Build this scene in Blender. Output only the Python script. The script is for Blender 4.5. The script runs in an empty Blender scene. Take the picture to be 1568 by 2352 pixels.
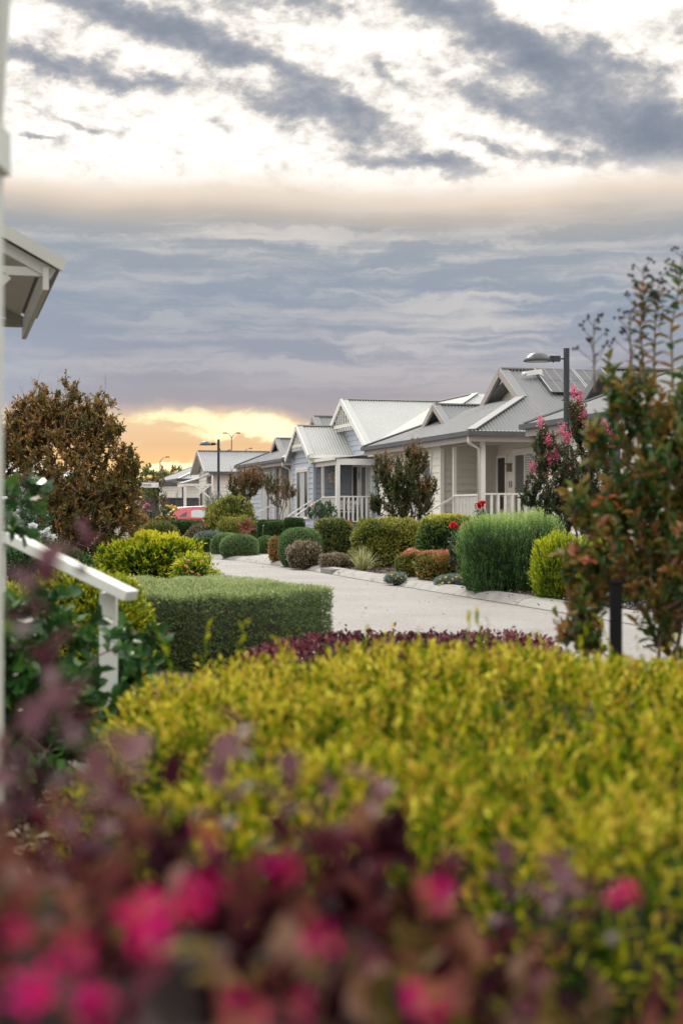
import bpy, math, random
import numpy as np
from mathutils import Vector, Matrix
R = math.radians
rng = np.random.default_rng(7)
random.seed(7)
sc = bpy.context.scene
COL = sc.collection
FV = 3266.67; CZ = 1.3                      # focal length in units of the 1568-wide photo, eye height

def W(vx, vy, d):
    return np.array(((vx - 784) / FV * d, d, CZ + (1176 - vy) / FV * d))

# ------------------------------------------------------------------ materials
def nodes_of(name):
    m = bpy.data.materials.new(name); m.use_nodes = True
    nt = m.node_tree; nt.nodes.clear()
    out = nt.nodes.new('ShaderNodeOutputMaterial')
    return m, nt, out

def mat(name, col, rough=.6, metal=0., var=.12, scale=6., bump=0., bscale=80., spec=.4, stain=None, stretch=None):
    m, nt, out = nodes_of(name)
    b = nt.nodes.new('ShaderNodeBsdfPrincipled')
    b.inputs['Roughness'].default_value = rough; b.inputs['Metallic'].default_value = metal
    b.inputs['Specular IOR Level'].default_value = spec
    tc = nt.nodes.new('ShaderNodeTexCoord')
    src = tc.outputs['Object']
    if stretch:
        mp = nt.nodes.new('ShaderNodeMapping'); mp.inputs['Scale'].default_value = stretch
        nt.links.new(src, mp.inputs['Vector']); src = mp.outputs['Vector']
    n = nt.nodes.new('ShaderNodeTexNoise'); n.inputs['Scale'].default_value = scale; n.inputs['Detail'].default_value = 6
    nt.links.new(src, n.inputs['Vector'])
    r = nt.nodes.new('ShaderNodeValToRGB')
    c = np.array(col)
    lo = np.clip(c * (1 - var), 0, 1); hi = np.clip(c * (1 + var), 0, 1)
    if stain is not None: lo = np.array(stain)
    r.color_ramp.elements[0].position = .3; r.color_ramp.elements[0].color = (*lo, 1)
    r.color_ramp.elements[1].position = .7; r.color_ramp.elements[1].color = (*hi, 1)
    nt.links.new(n.outputs['Fac'], r.inputs['Fac']); nt.links.new(r.outputs['Color'], b.inputs['Base Color'])
    if bump:
        n2 = nt.nodes.new('ShaderNodeTexNoise'); n2.inputs['Scale'].default_value = bscale; n2.inputs['Detail'].default_value = 4
        nt.links.new(src, n2.inputs['Vector'])
        bp = nt.nodes.new('ShaderNodeBump'); bp.inputs['Strength'].default_value = bump; bp.inputs['Distance'].default_value = .02
        nt.links.new(n2.outputs['Fac'], bp.inputs['Height']); nt.links.new(bp.outputs['Normal'], b.inputs['Normal'])
    nt.links.new(b.outputs['BSDF'], out.inputs['Surface'])
    return m

def leafmat(name, cols, trans=.3, rough=.45, spec=.35):
    """leaf colours spread over the 'tint' attribute of each leaf"""
    m, nt, out = nodes_of(name)
    at = nt.nodes.new('ShaderNodeAttribute'); at.attribute_name = 'tint'
    r = nt.nodes.new('ShaderNodeValToRGB')
    el = r.color_ramp.elements
    el[0].position = 0; el[0].color = (*cols[0], 1); el[1].position = 1; el[1].color = (*cols[-1], 1)
    for i, c in list(enumerate(cols))[1:-1]:
        e = el.new(i / (len(cols) - 1)); e.color = (*c, 1)
    nt.links.new(at.outputs['Fac'], r.inputs['Fac'])
    b = nt.nodes.new('ShaderNodeBsdfPrincipled'); b.inputs['Roughness'].default_value = rough
    b.inputs['Specular IOR Level'].default_value = spec
    t = nt.nodes.new('ShaderNodeBsdfTranslucent')
    mx = nt.nodes.new('ShaderNodeMixShader'); mx.inputs['Fac'].default_value = trans
    nt.links.new(r.outputs['Color'], b.inputs['Base Color']); nt.links.new(r.outputs['Color'], t.inputs['Color'])
    nt.links.new(b.outputs['BSDF'], mx.inputs[1]); nt.links.new(t.outputs['BSDF'], mx.inputs[2])
    nt.links.new(mx.outputs['Shader'], out.inputs['Surface'])
    return m

def glassmat(name, col=(.02, .025, .03), rough=.08):
    m, nt, out = nodes_of(name)
    b = nt.nodes.new('ShaderNodeBsdfPrincipled'); b.inputs['Base Color'].default_value = (*col, 1)
    b.inputs['Roughness'].default_value = rough; b.inputs['Specular IOR Level'].default_value = .6
    n = nt.nodes.new('ShaderNodeTexNoise'); n.inputs['Scale'].default_value = 1.5
    bp = nt.nodes.new('ShaderNodeBump'); bp.inputs['Strength'].default_value = .05
    nt.links.new(n.outputs['Fac'], bp.inputs['Height']); nt.links.new(bp.outputs['Normal'], b.inputs['Normal'])
    nt.links.new(b.outputs['BSDF'], out.inputs['Surface'])
    return m

M = {}
M['white'] = mat('white_paint', (.72, .71, .67), .5, var=.05, scale=2.5)
M['cream'] = mat('cream_paint', (.74, .71, .64), .55, var=.04, scale=1.5)
M['cream_shaded'] = mat('cream_shaded_paint', (.57, .53, .465), .55, var=.04, scale=1.5)  # the cream walls darkened: shade on camera-facing sides put into the colour
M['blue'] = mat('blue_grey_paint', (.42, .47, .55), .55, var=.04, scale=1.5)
M['blue_dark'] = mat('blue_shade_plinth_paint', (.34, .37, .43), .55, var=.05, scale=1.5)  # the blue walls darkened for shaded sides; also the plinth colour
M['roof_pale'] = mat('pale_steel', (.40, .41, .395), .62, var=.05, scale=.8, spec=.25)
M['roof_grey'] = mat('grey_steel', (.20, .205, .21), .6, var=.06, scale=.8, spec=.25)
M['roof_mid'] = mat('mid_grey_steel', (.27, .28, .285), .6, var=.05, scale=.8, spec=.25)
M['gutter_dark'] = mat('dark_gutter', (.085, .09, .10), .4, var=.1)
M['fascia'] = mat('fascia_paint', (.36, .33, .31), .5, var=.06)
M['black'] = mat('black_metal', (.022, .024, .028), .4, var=.2)
M['post_black'] = mat('matt_black_post', (.008, .008, .009), .8, var=.2, spec=.15)
M['pole'] = mat('charcoal_pole', (.030, .036, .046), .38, var=.2)
M['fence'] = mat('charcoal_steel', (.055, .058, .065), .5, var=.1)
M['glass'] = glassmat('window_glass')
M['blind'] = mat('pale_blind', (.50, .53, .54), .6, var=.04)
M['blind_dark'] = mat('screened_blind', (.12, .12, .125), .6, var=.06)
def slats(name, c0, c1):
    m, nt, out = nodes_of(name); b = nt.nodes.new('ShaderNodeBsdfPrincipled'); b.inputs['Roughness'].default_value = .5
    tc = nt.nodes.new('ShaderNodeTexCoord'); w = nt.nodes.new('ShaderNodeTexWave'); w.bands_direction = 'Z'; w.inputs['Scale'].default_value = 5.; w.inputs['Distortion'].default_value = .15
    r = nt.nodes.new('ShaderNodeValToRGB'); r.color_ramp.elements[0].position = .2; r.color_ramp.elements[0].color = (*c0, 1); r.color_ramp.elements[1].position = .45; r.color_ramp.elements[1].color = (*c1, 1)
    nt.links.new(tc.outputs['Object'], w.inputs['Vector']); nt.links.new(w.outputs['Fac'], r.inputs['Fac']); nt.links.new(r.outputs['Color'], b.inputs['Base Color']); nt.links.new(b.outputs[0], out.inputs['Surface']); return m
M['slat_blind'] = slats('slat_blind', (.24, .25, .26), (.52, .55, .56)); M['slat_dark'] = slats('screened_slats', (.06, .06, .062), (.13, .13, .135))
M['curtain'] = mat('pale_curtain', (.42, .44, .45), .8, var=.15, scale=3, stretch=(8, 8, .2))
M['door'] = mat('dark_door', (.03, .03, .034), .45, var=.15)
M['steel'] = mat('steel', (.55, .55, .55), .3, .8, var=.05)
M['deck'] = mat('deck_board', (.28, .22, .17), .6, var=.15)
M['soffit'] = mat('soffit_paint', (.62, .61, .57), .6, var=.04)
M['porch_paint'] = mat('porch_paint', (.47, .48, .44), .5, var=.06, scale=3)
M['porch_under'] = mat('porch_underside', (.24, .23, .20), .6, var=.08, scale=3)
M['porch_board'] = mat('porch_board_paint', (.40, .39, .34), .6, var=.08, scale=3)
M['post_white'] = mat('post_white', (.60, .62, .58), .5, var=.05, scale=2)
M['panel'] = mat('solar_cell', (.085, .085, .092), .5, var=.08, spec=.25)
M['panel_line'] = mat('solar_frame', (.33, .34, .35), .5, .2)
M['rust'] = mat('rusty_steel', (.17, .055, .035), .7, var=.35, scale=30, bump=.2)
M['terracotta'] = mat('oxblood_pot', (.13, .05, .04), .4, var=.2, scale=8)
M['bark'] = mat('grey_bark', (.16, .12, .095), .85, var=.35, scale=30, bump=.3)
M['bark_pale'] = mat('pale_bark', (.30, .22, .16), .8, var=.3, scale=30, bump=.2)
M['core_shade'] = mat('shaded_core', (.026, .028, .015), .9, var=.5, scale=40)  # shade between the leaves, put into a dark solid core
M['core_shade_seed'] = mat('shaded_core_seed_head', (.022, .011, .010), .9, var=.4, scale=40)  # core darkened for shade inside the burgundy bushes; also colours seed heads
M['sign'] = mat('sign_white', (.75, .77, .78), .5, var=.03)
M['ink'] = mat('sign_ink', (.10, .11, .12), .6)
M['sign_green'] = mat('sign_green', (.45, .62, .35), .6)

# ------------------------------------------------------------------ basic object helpers
def link(o, parent=None):
    COL.objects.link(o)
    if parent is not None: o.parent = parent
    return o

def tag(o, label=None, cat=None, group=None, kind=None):
    if label: o['label'] = label
    if cat: o['category'] = cat
    if group: o['group'] = group
    if kind: o['kind'] = kind
    return o

def thing(name, loc, label, cat, group=None, rz=0.):
    o = bpy.data.objects.new(name, None); o.empty_display_size = .2
    o.location = loc; o.rotation_euler = (0, 0, rz)
    link(o); return tag(o, label, cat, group)

def text_mesh(name, body, size, m, parent, extrude, align='LEFT'):
    cu = bpy.data.curves.new(name, 'FONT'); cu.body = body; cu.size = size; cu.extrude = extrude; cu.align_x = align
    t = bpy.data.objects.new(name, cu); COL.objects.link(t); bpy.context.view_layer.update()
    me = bpy.data.meshes.new_from_object(t.evaluated_get(bpy.context.evaluated_depsgraph_get())); bpy.data.objects.remove(t)
    me.materials.clear(); me.materials.append(m); o = bpy.data.objects.new(name, me); link(o, parent); return o

class MB:
    """collects boxes, beams, tubes and polygons into one mesh"""
    def __init__(s): s.v = []; s.f = []; s.mi = []; s.cur = 0
    def add(s, vs, fs):
        n = len(s.v); s.v += [tuple(map(float, p)) for p in vs]
        for f in fs: s.f.append(tuple(i + n for i in f)); s.mi.append(s.cur)
        return s
    def box(s, x0, x1, y0, y1, z0, z1):
        v = [(x, y, z) for z in (z0, z1) for y in (y0, y1) for x in (x0, x1)]
        return s.add(v, [(0, 2, 3, 1), (4, 5, 7, 6), (0, 1, 5, 4), (2, 6, 7, 3), (0, 4, 6, 2), (1, 3, 7, 5)])
    def beam(s, p, q, w, h, up=(0, 0, 1)):
        p = Vector(p); q = Vector(q); d = (q - p).normalized(); u = Vector(up)
        side = d.cross(u); side = side.normalized() if side.length > 1e-6 else Vector((1, 0, 0))
        u2 = side.cross(d).normalized()
        v = [b + side * (sx * w / 2) + u2 * (sz * h / 2) for b in (p, q) for sz in (-1, 1) for sx in (-1, 1)]
        return s.add(v, [(0, 1, 3, 2), (4, 6, 7, 5), (0, 4, 5, 1), (2, 3, 7, 6), (0, 2, 6, 4), (1, 5, 7, 3)])
    def tube(s, pts, rad, n=8, caps=True):
        pts = [Vector(p) for p in pts]
        if not hasattr(rad, '__len__'): rad = [rad] * len(pts)
        vs = []; fs = []
        for i, p in enumerate(pts):
            d = (pts[min(i + 1, len(pts) - 1)] - pts[max(i - 1, 0)]).normalized()
            ref = Vector((0, 0, 1)) if abs(d.z) < .9 else Vector((1, 0, 0))
            a = d.cross(ref).normalized(); b = d.cross(a).normalized()
            for k in range(n):
                t = 2 * math.pi * k / n
                vs.append(p + (a * math.cos(t) + b * math.sin(t)) * rad[i])
        for i in range(len(pts) - 1):
            for k in range(n):
                k2 = (k + 1) % n
                fs.append((i * n + k, i * n + k2, (i + 1) * n + k2, (i + 1) * n + k))
        if caps:
            fs.append(tuple(range(n - 1, -1, -1))); fs.append(tuple((len(pts) - 1) * n + k for k in range(n)))
        return s.add(vs, fs)
    def lathe(s, c, prof, n=20):
        vs = []; fs = []
        for r_, z in prof:
            for k in range(n):
                t = 2 * math.pi * k / n; vs.append((c[0] + r_ * math.cos(t), c[1] + r_ * math.sin(t), c[2] + z))
        for i in range(len(prof) - 1):
            for k in range(n):
                k2 = (k + 1) % n; fs.append((i * n + k, i * n + k2, (i + 1) * n + k2, (i + 1) * n + k))
        return s.add(vs, fs)
    def poly(s, pts): return s.add(pts, [tuple(range(len(pts)))])
    def prism(s, pts, off):
        n = len(pts); o = Vector(off); v = [Vector(p) for p in pts] + [Vector(p) + o for p in pts]
        return s.add(v, [tuple(range(n)), tuple(range(2 * n - 1, n - 1, -1))] + [(i, n + i, n + (i + 1) % n, (i + 1) % n) for i in range(n)])
    def build(s, name, m, parent=None, off=(0, 0, 0), smooth=False, bevel=0.):
        me = bpy.data.meshes.new(name)
        me.from_pydata([(x - off[0], y - off[1], z - off[2]) for x, y, z in s.v], [], s.f)
        for k in (m if isinstance(m, (list, tuple)) else [m]): me.materials.append(k)
        me.polygons.foreach_set('material_index', s.mi)
        if smooth: me.polygons.foreach_set('use_smooth', [True] * len(s.f))
        me.update()
        o = bpy.data.objects.new(name, me); link(o, parent)
        if bevel:
            md = o.modifiers.new('edge', 'BEVEL'); md.width = bevel; md.segments = 2; md.limit_method = 'ANGLE'
        return o

def mesh_np(name, V, F, mats, midx=None, tint=None, parent=None, smooth=None):
    me = bpy.data.meshes.new(name); n = len(V); m = len(F)
    me.vertices.add(n); me.vertices.foreach_set('co', np.ascontiguousarray(V, dtype=np.float32).ravel())
    me.loops.add(m * 4); me.loops.foreach_set('vertex_index', np.ascontiguousarray(F, dtype=np.int32).ravel())
    me.polygons.add(m); me.polygons.foreach_set('loop_start', np.arange(0, 4 * m, 4, dtype=np.int32))
    for k in mats: me.materials.append(k)
    if midx is not None: me.polygons.foreach_set('material_index', np.ascontiguousarray(midx, dtype=np.int32))
    if smooth is not None: me.polygons.foreach_set('use_smooth', np.ascontiguousarray(smooth, dtype=bool))
    if tint is not None:
        a = me.attributes.new('tint', 'FLOAT', 'POINT'); a.data.foreach_set('value', np.ascontiguousarray(tint, dtype=np.float32))
    me.update(calc_edges=True)
    o = bpy.data.objects.new(name, me); link(o, parent); return o

# ------------------------------------------------------------------ foliage
def nrm(a): return a / np.maximum(np.linalg.norm(a, axis=-1, keepdims=True), 1e-9)

def leaves(P, Ax, N, L, Wd, T, kind='d'):
    side = nrm(np.cross(N, Ax)); n2 = np.cross(Ax, side)
    L = np.broadcast_to(np.asarray(L, float), (len(P),))[:, None]; Wd = np.broadcast_to(np.asarray(Wd, float), (len(P),))[:, None]
    if kind == 'd':
        v = np.stack([P, P + .42 * L * Ax + .5 * Wd * side + .22 * Wd * n2, P + L * Ax, P + .42 * L * Ax - .5 * Wd * side + .22 * Wd * n2], 1)
        base = np.arange(len(P))[:, None] * 4; F = base + np.array([[0, 1, 2, 3]]); k = 4
    else:
        up = .2 * Wd * n2; dr = n2 * L
        v = np.stack([P, P + .28 * L * Ax + .44 * Wd * side + up, P + .68 * L * Ax + .40 * Wd * side + up - .05 * dr,
                      P + L * Ax - .16 * dr, P + .68 * L * Ax - .40 * Wd * side + up - .05 * dr, P + .28 * L * Ax - .44 * Wd * side + up], 1)
        base = np.arange(len(P))[:, None] * 6
        F = np.concatenate([base + np.array([[0, 1, 2, 3]]), base + np.array([[0, 3, 4, 5]])]); k = 6
    return v.reshape(-1, 3), F, np.repeat(T, k)

def sprigs(P, D, L, m, ll, lw, spread=.8, kind='d', tint=(.2, .8), tipgain=.3, jit=.35, r=rng, t0=0., bend=0., shift=0., tj=.1):
    """m leaves along each short shoot P -> P + D*L; returns leaf arrays"""
    n = len(P); D = nrm(D); L = np.broadcast_to(np.asarray(L, float), (n,))
    ref = np.where(np.abs(D[:, 2:3]) < .9, np.array([[0, 0, 1.]]), np.array([[1., 0, 0]]))
    A = nrm(np.cross(D, ref)); B = np.cross(D, A)
    ph = r.uniform(0, 6.28, n); plant = r.uniform(tint[0], tint[1], n) + shift
    oP, oA, oN, oT = [], [], [], []
    for j in range(m):
        t = t0 + (1 - t0) * (j + .6) / m
        a = ph + j * 2.4 + r.normal(0, .3, n)
        Rr = A * np.cos(a)[:, None] + B * np.sin(a)[:, None]
        sp = spread * (1 - .45 * t) + r.normal(0, .15, n)
        ax = nrm(D * np.cos(sp)[:, None] + Rr * np.sin(sp)[:, None] + r.normal(0, jit, (n, 3)) * .5)
        nn = nrm(D - Rr * .5 + r.normal(0, jit, (n, 3)))
        p = P + D * (L * t)[:, None]
        p[:, 2] -= bend * (L * t) ** 2
        oP.append(p); oA.append(ax); oN.append(nn)
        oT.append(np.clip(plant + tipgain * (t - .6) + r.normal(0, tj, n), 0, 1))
    P = np.concatenate(oP); n = len(P)
    sc_ = r.uniform(.7, 1.2, n)
    return leaves(P, np.concatenate(oA), np.concatenate(oN), ll * sc_, lw * sc_, np.concatenate(oT), kind)

def lumps(seed, n=9, f=3.):
    q = np.random.default_rng(seed); K = q.normal(0, f, (n, 3)); ph = q.uniform(0, 6.28, n)
    return lambda d: np.sin(d @ K.T + ph).sum(1) / math.sqrt(n)

def se_points(n, rad, ex, amp=0., seed=1, f=3., zmin=-.98, r=rng):
    """points and normals on a lumpy superellipsoid"""
    a, b, c = rad; d = nrm(r.normal(size=(n * 5, 3)))
    e = np.array(ex if hasattr(ex, '__len__') else (ex, ex, ex), float)[0]
    g = (np.abs(d[:, 0] / a) ** e + np.abs(d[:, 1] / b) ** e + np.abs(d[:, 2] / c) ** e) ** (-1 / e)
    p = d * g[:, None]
    nn = nrm(np.sign(p) * np.abs(p / np.array(rad)) ** (e - 1) / np.array(rad))
    w = g ** 2 / np.maximum((nn * d).sum(1), .12); w *= (p[:, 2] > zmin * c); w /= w.sum()
    i = r.choice(len(p), n, replace=True, p=w)
    p = p[i]; nn = nn[i]
    if amp: dd = nrm(d[i]); p = p * (1 + amp * (lumps(seed, f=f)(dd) + .55 * lumps(seed + 1, 14, f * 2.6)(dd)))[:, None]
    return p, nn

def se_core(rad, ex, amp, seed, f, k, zmin=-.98, nu=44, nv=26):
    u = np.linspace(0, 2 * math.pi, nu, endpoint=False); v = np.linspace(-math.pi / 2, math.pi / 2, nv)
    uu, vv = np.meshgrid(u, v); d = np.stack([np.cos(vv) * np.cos(uu), np.cos(vv) * np.sin(uu), np.sin(vv)], -1).reshape(-1, 3)
    a, b, c = rad; g = (np.abs(d[:, 0] / a) ** ex + np.abs(d[:, 1] / b) ** ex + np.abs(d[:, 2] / c) ** ex) ** (-1 / ex)
    p = d * g[:, None] * (1 + amp * (lumps(seed, f=f)(d) + .55 * lumps(seed + 1, 14, f * 2.6)(d)))[:, None] * k
    F = [(i * nu + j, i * nu + (j + 1) % nu, (i + 1) * nu + (j + 1) % nu, (i + 1) * nu + j) for i in range(nv - 1) for j in range(nu)]
    return p, np.array(F)

def join(parts):
    """parts: list of (V,F,T,mat index)"""
    Vs, Fs, Ts, Ms = [], [], [], []; off = 0
    for V, F, T, mi in parts:
        Vs.append(V); Fs.append(F + off); Ts.append(T); Ms.append(np.full(len(F), mi)); off += len(V)
    return np.concatenate(Vs), np.concatenate(Fs), np.concatenate(Ts), np.concatenate(Ms)

def shrub(name, label, cat, c, rad, m, n, L=.08, lv=7, ll=.02, lw=.008, ex=2.2, amp=.05, f=3., up=.6, out=1., rnd=.35, spread=.8,
          kind='d', tint=(.15, .75), tip=.35, core=.9, coremat='core_shade', group=None, seed=None, zmin=-.98, inset=.6, stems=True, rz=0., bend=0., stray=.03, newgrowth=0., tj=.1, grad=(0, 0, 0)):
    """a shrub or hedge: foliage (short leafy shoots over a lumpy body) and, below it, stems"""
    seed = seed or int(rng.integers(1 << 30)); r = np.random.default_rng(seed)
    o = thing(name, (c[0], c[1], 0), label, cat, group, rz)
    p, nn = se_points(n, rad, ex, amp, seed, f, zmin, r)
    D = nrm(nn * out + np.array([0, 0, up]) + r.normal(0, rnd, p.shape))
    LL = L * r.uniform(.6, 1.3, n) * np.where(r.uniform(0, 1, n) < stray, r.uniform(1.5, 2.3, n), 1)
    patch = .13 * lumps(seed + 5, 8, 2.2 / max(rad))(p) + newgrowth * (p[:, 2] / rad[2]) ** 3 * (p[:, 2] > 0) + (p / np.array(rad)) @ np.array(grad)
    P = p - D * (LL * inset)[:, None]
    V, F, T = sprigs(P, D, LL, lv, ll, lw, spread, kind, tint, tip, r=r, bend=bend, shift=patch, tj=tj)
    parts = [(V, F, T, 0)]
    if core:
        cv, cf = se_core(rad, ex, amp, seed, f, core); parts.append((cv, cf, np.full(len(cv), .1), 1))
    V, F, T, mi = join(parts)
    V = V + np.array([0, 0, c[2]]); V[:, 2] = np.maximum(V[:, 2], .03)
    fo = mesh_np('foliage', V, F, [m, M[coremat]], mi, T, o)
    if stems:
        b = MB()
        for k in range(5):
            t = r.uniform(0, 6.28); q = r.uniform(.1, .45)
            b.tube([(rad[0] * .15 * math.cos(t), rad[1] * .15 * math.sin(t), 0), (rad[0] * q * math.cos(t), rad[1] * q * math.sin(t), max(.1, c[2]))], [.014, .008], 5)
        b.build('stem', M['bark'], o)
    return o

def tubes_np(lines, n=5):
    Vs, Fs = [], []; off = 0
    for pts, rad in lines:
        pts = np.asarray(pts); k = len(pts); rad = np.asarray(rad)
        d = nrm(np.gradient(pts, axis=0)); ref = np.where(np.abs(d[:, 2:3]) < .9, np.array([[0, 0, 1.]]), np.array([[1., 0, 0]]))
        a = nrm(np.cross(d, ref)); b = np.cross(d, a)
        t = np.linspace(0, 2 * math.pi, n, endpoint=False)
        v = pts[:, None] + (a[:, None] * np.cos(t)[None, :, None] + b[:, None] * np.sin(t)[None, :, None]) * rad[:, None, None]
        Vs.append(v.reshape(-1, 3))
        i = np.arange(k - 1)[:, None] * n; j = np.arange(n)[None]; j2 = (j + 1) % n
        Fs.append(np.stack([i + j, i + j2, i + n + j2, i + n + j], -1).reshape(-1, 4) + off); off += k * n
    return np.concatenate(Vs), np.concatenate(Fs)

def tree(name, label, cat, base, env, m, stems=4, r0=.03, L=.25, lv=10, ll=.04, lw=.018, seed=1, per=3, kind='d', spread=.9, tint=(.1, .8), tip=.3,
         bark='bark', upf=.8, bare=0, group=None, blossoms=None, inner=2.4, stem_h=.5, rnd=.5, barelen=.3, jit=.35, top=0.):
    """multi-stem tree: trunk (all stems and limbs), crown (leaves on shoots), each blossom"""
    r = np.random.default_rng(seed); base = np.array(base, float)
    o = thing(name, base, label, cat, group)
    tips = []
    for (cx, cy, cz, rx, ry, rz_, cnt) in env:
        d = nrm(r.normal(size=(cnt, 3))) * (r.uniform(0, 1, cnt) ** (1 / inner))[:, None]
        tips.append(d * np.array([rx, ry, rz_]) + np.array([cx, cy, cz]))
    tips = np.concatenate(tips) - base
    lines = []; nodes = []; 
    for k in range(stems):
        cand = tips[r.integers(len(tips))]; tgt = cand * np.array([.75, .75, 1]); tgt[2] = max(tgt[2], tips[:, 2].max() * .45)
        b0 = np.array([r.normal(0, .02 + r0), r.normal(0, .02 + r0), 0])
        t = np.linspace(0, 1, 9)[:, None]
        pts = b0 + (tgt - b0) * np.concatenate([t ** 1.3, t ** 1.3, t], 1) + r.normal(0, .012, (9, 3)) * np.sin(t * 3.14) * (1 + tgt[2])
        rad = r0 * (1 - .75 * t[:, 0]) * r.uniform(.7, 1.1); lines.append((pts, rad)); nodes.append(pts)
    nodes = np.concatenate(nodes); ends = []; dirs = []
    for i in np.argsort(np.linalg.norm(tips, axis=1)):
        tp = tips[i]; d = np.linalg.norm(nodes - tp, axis=1) + 1.2 * np.maximum(0, nodes[:, 2] - tp[2] + .1) + .3 * (nodes[:, 2] < stem_h * .3)
        q = nodes[np.argmin(d)]; ln = np.linalg.norm(tp - q)
        t = np.linspace(0, 1, 5)[:, None]
        bow = np.array([0, 0, -.14 * ln]) + r.normal(0, .05 * ln, 3)
        pts = q + (tp - q) * t + bow * (4 * t * (1 - t)) * .5
        lines.append((pts, np.linspace(max(.16 * r0, min(.4 * r0, .03 * ln)), .07 * r0 + .0006, 5)))
        nodes = np.concatenate([nodes, pts[1:]])
        ends.append(tp); dirs.append(tp - q)
    ends = np.array(ends); dirs = nrm(np.array(dirs))
    P, D = [], []
    for k in range(per):
        dd = nrm(dirs * .5 + np.array([0, 0, upf]) + r.normal(0, rnd, ends.shape))
        P.append(ends - dd * (L * .45) - dirs * (L * .5 * k / max(1, per - 1))); D.append(dd)
    P = np.concatenate(P); D = np.concatenate(D); LL = L * r.uniform(.6, 1.25, len(P))
    for i in range(len(P)):
        lines.append((np.stack([P[i], P[i] + D[i] * LL[i]]), np.array([.06 * r0 + .001, .0008])))
    if bare:
        zt = ends[:, 2] + .25 * np.abs(ends[:, 0]); idx = np.argsort(-zt)[:int(len(ends) * .35)]
        for i in r.choice(idx, bare):
            dd = nrm(np.array([0, 0, 1.]) + r.normal(0, .25, 3)); l2 = barelen * r.uniform(.5, 1.3)
            s = ends[i]; lines.append((np.stack([s, s + dd * l2 * .5 + r.normal(0, .01, 3), s + dd * l2]), np.array([.0035, .0025, .0012])))
            for _ in range(3):
                t = r.uniform(.3, .9); e = s + dd * l2 * t; d3 = nrm(dd + r.normal(0, .45, 3)); lines.append((np.stack([e, e + d3 * l2 * .4]), np.array([.002, .001])))
    V, F = tubes_np(lines)
    mesh_np('trunk', V, F, [M[bark]], None, None, o, np.ones(len(F), bool))
    V, F, T = sprigs(P, D, LL, lv, ll, lw, spread, kind, tint, tip, r=r, jit=jit, shift=top * np.clip(P[:, 2] / tips[:, 2].max(), 0, 1) ** 3 + .12 * lumps(seed, 8, 2.5)(P))
    mesh_np('crown', V, F, [m], None, T, o)
    if blossoms:
        for bp in blossoms['at']:
            bp = np.array(bp) - base; n = blossoms['n']; s = blossoms['r']
            q = r.normal(0, 1, (n, 3)) * np.array([.45, .45, .75]) * s
            ax = nrm(r.normal(size=(n, 3)) + q / s)
            V, F, T = leaves(q, ax, nrm(r.normal(size=(n, 3))), blossoms['l'] * r.uniform(.7, 1.2, n), blossoms['l'] * .9, r.uniform(0, 1, n), 'd')
            e = mesh_np('blossom', V, F, [blossoms['m']], None, T, o); e.location = bp
    return o

def bloom(name, parent, c, rad, m, seed=0, rings=4):
    """one full rose: rings of cupped petals"""
    r = np.random.default_rng(seed); P, A, N, Ls = [], [], [], []
    for k in range(rings):
        nk = 4 + 2 * k
        for j in range(nk):
            t = 6.28 * j / nk + k * .7 + r.normal(0, .15); lean = .25 + .42 * k
            a = np.array([math.cos(t) * math.sin(lean), math.sin(t) * math.sin(lean), math.cos(lean)])
            P.append(np.array([math.cos(t), math.sin(t), 0]) * rad * .1 * k); A.append(a); N.append(np.array([-math.cos(t) * math.cos(lean), -math.sin(t) * math.cos(lean), math.sin(lean)]))
            Ls.append(rad * (.75 + .12 * k))
    Ls = np.array(Ls)
    V, F, T = leaves(np.array(P), np.array(A), np.array(N), Ls, Ls * .95, r.uniform(0, 1, len(Ls)), 'l')
    o = mesh_np(name, V, F, [m], None, T, parent); o.location = c
    o.rotation_euler = (r.normal(0, .5), r.normal(0, .5), r.uniform(0, 6))
    return o

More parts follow.
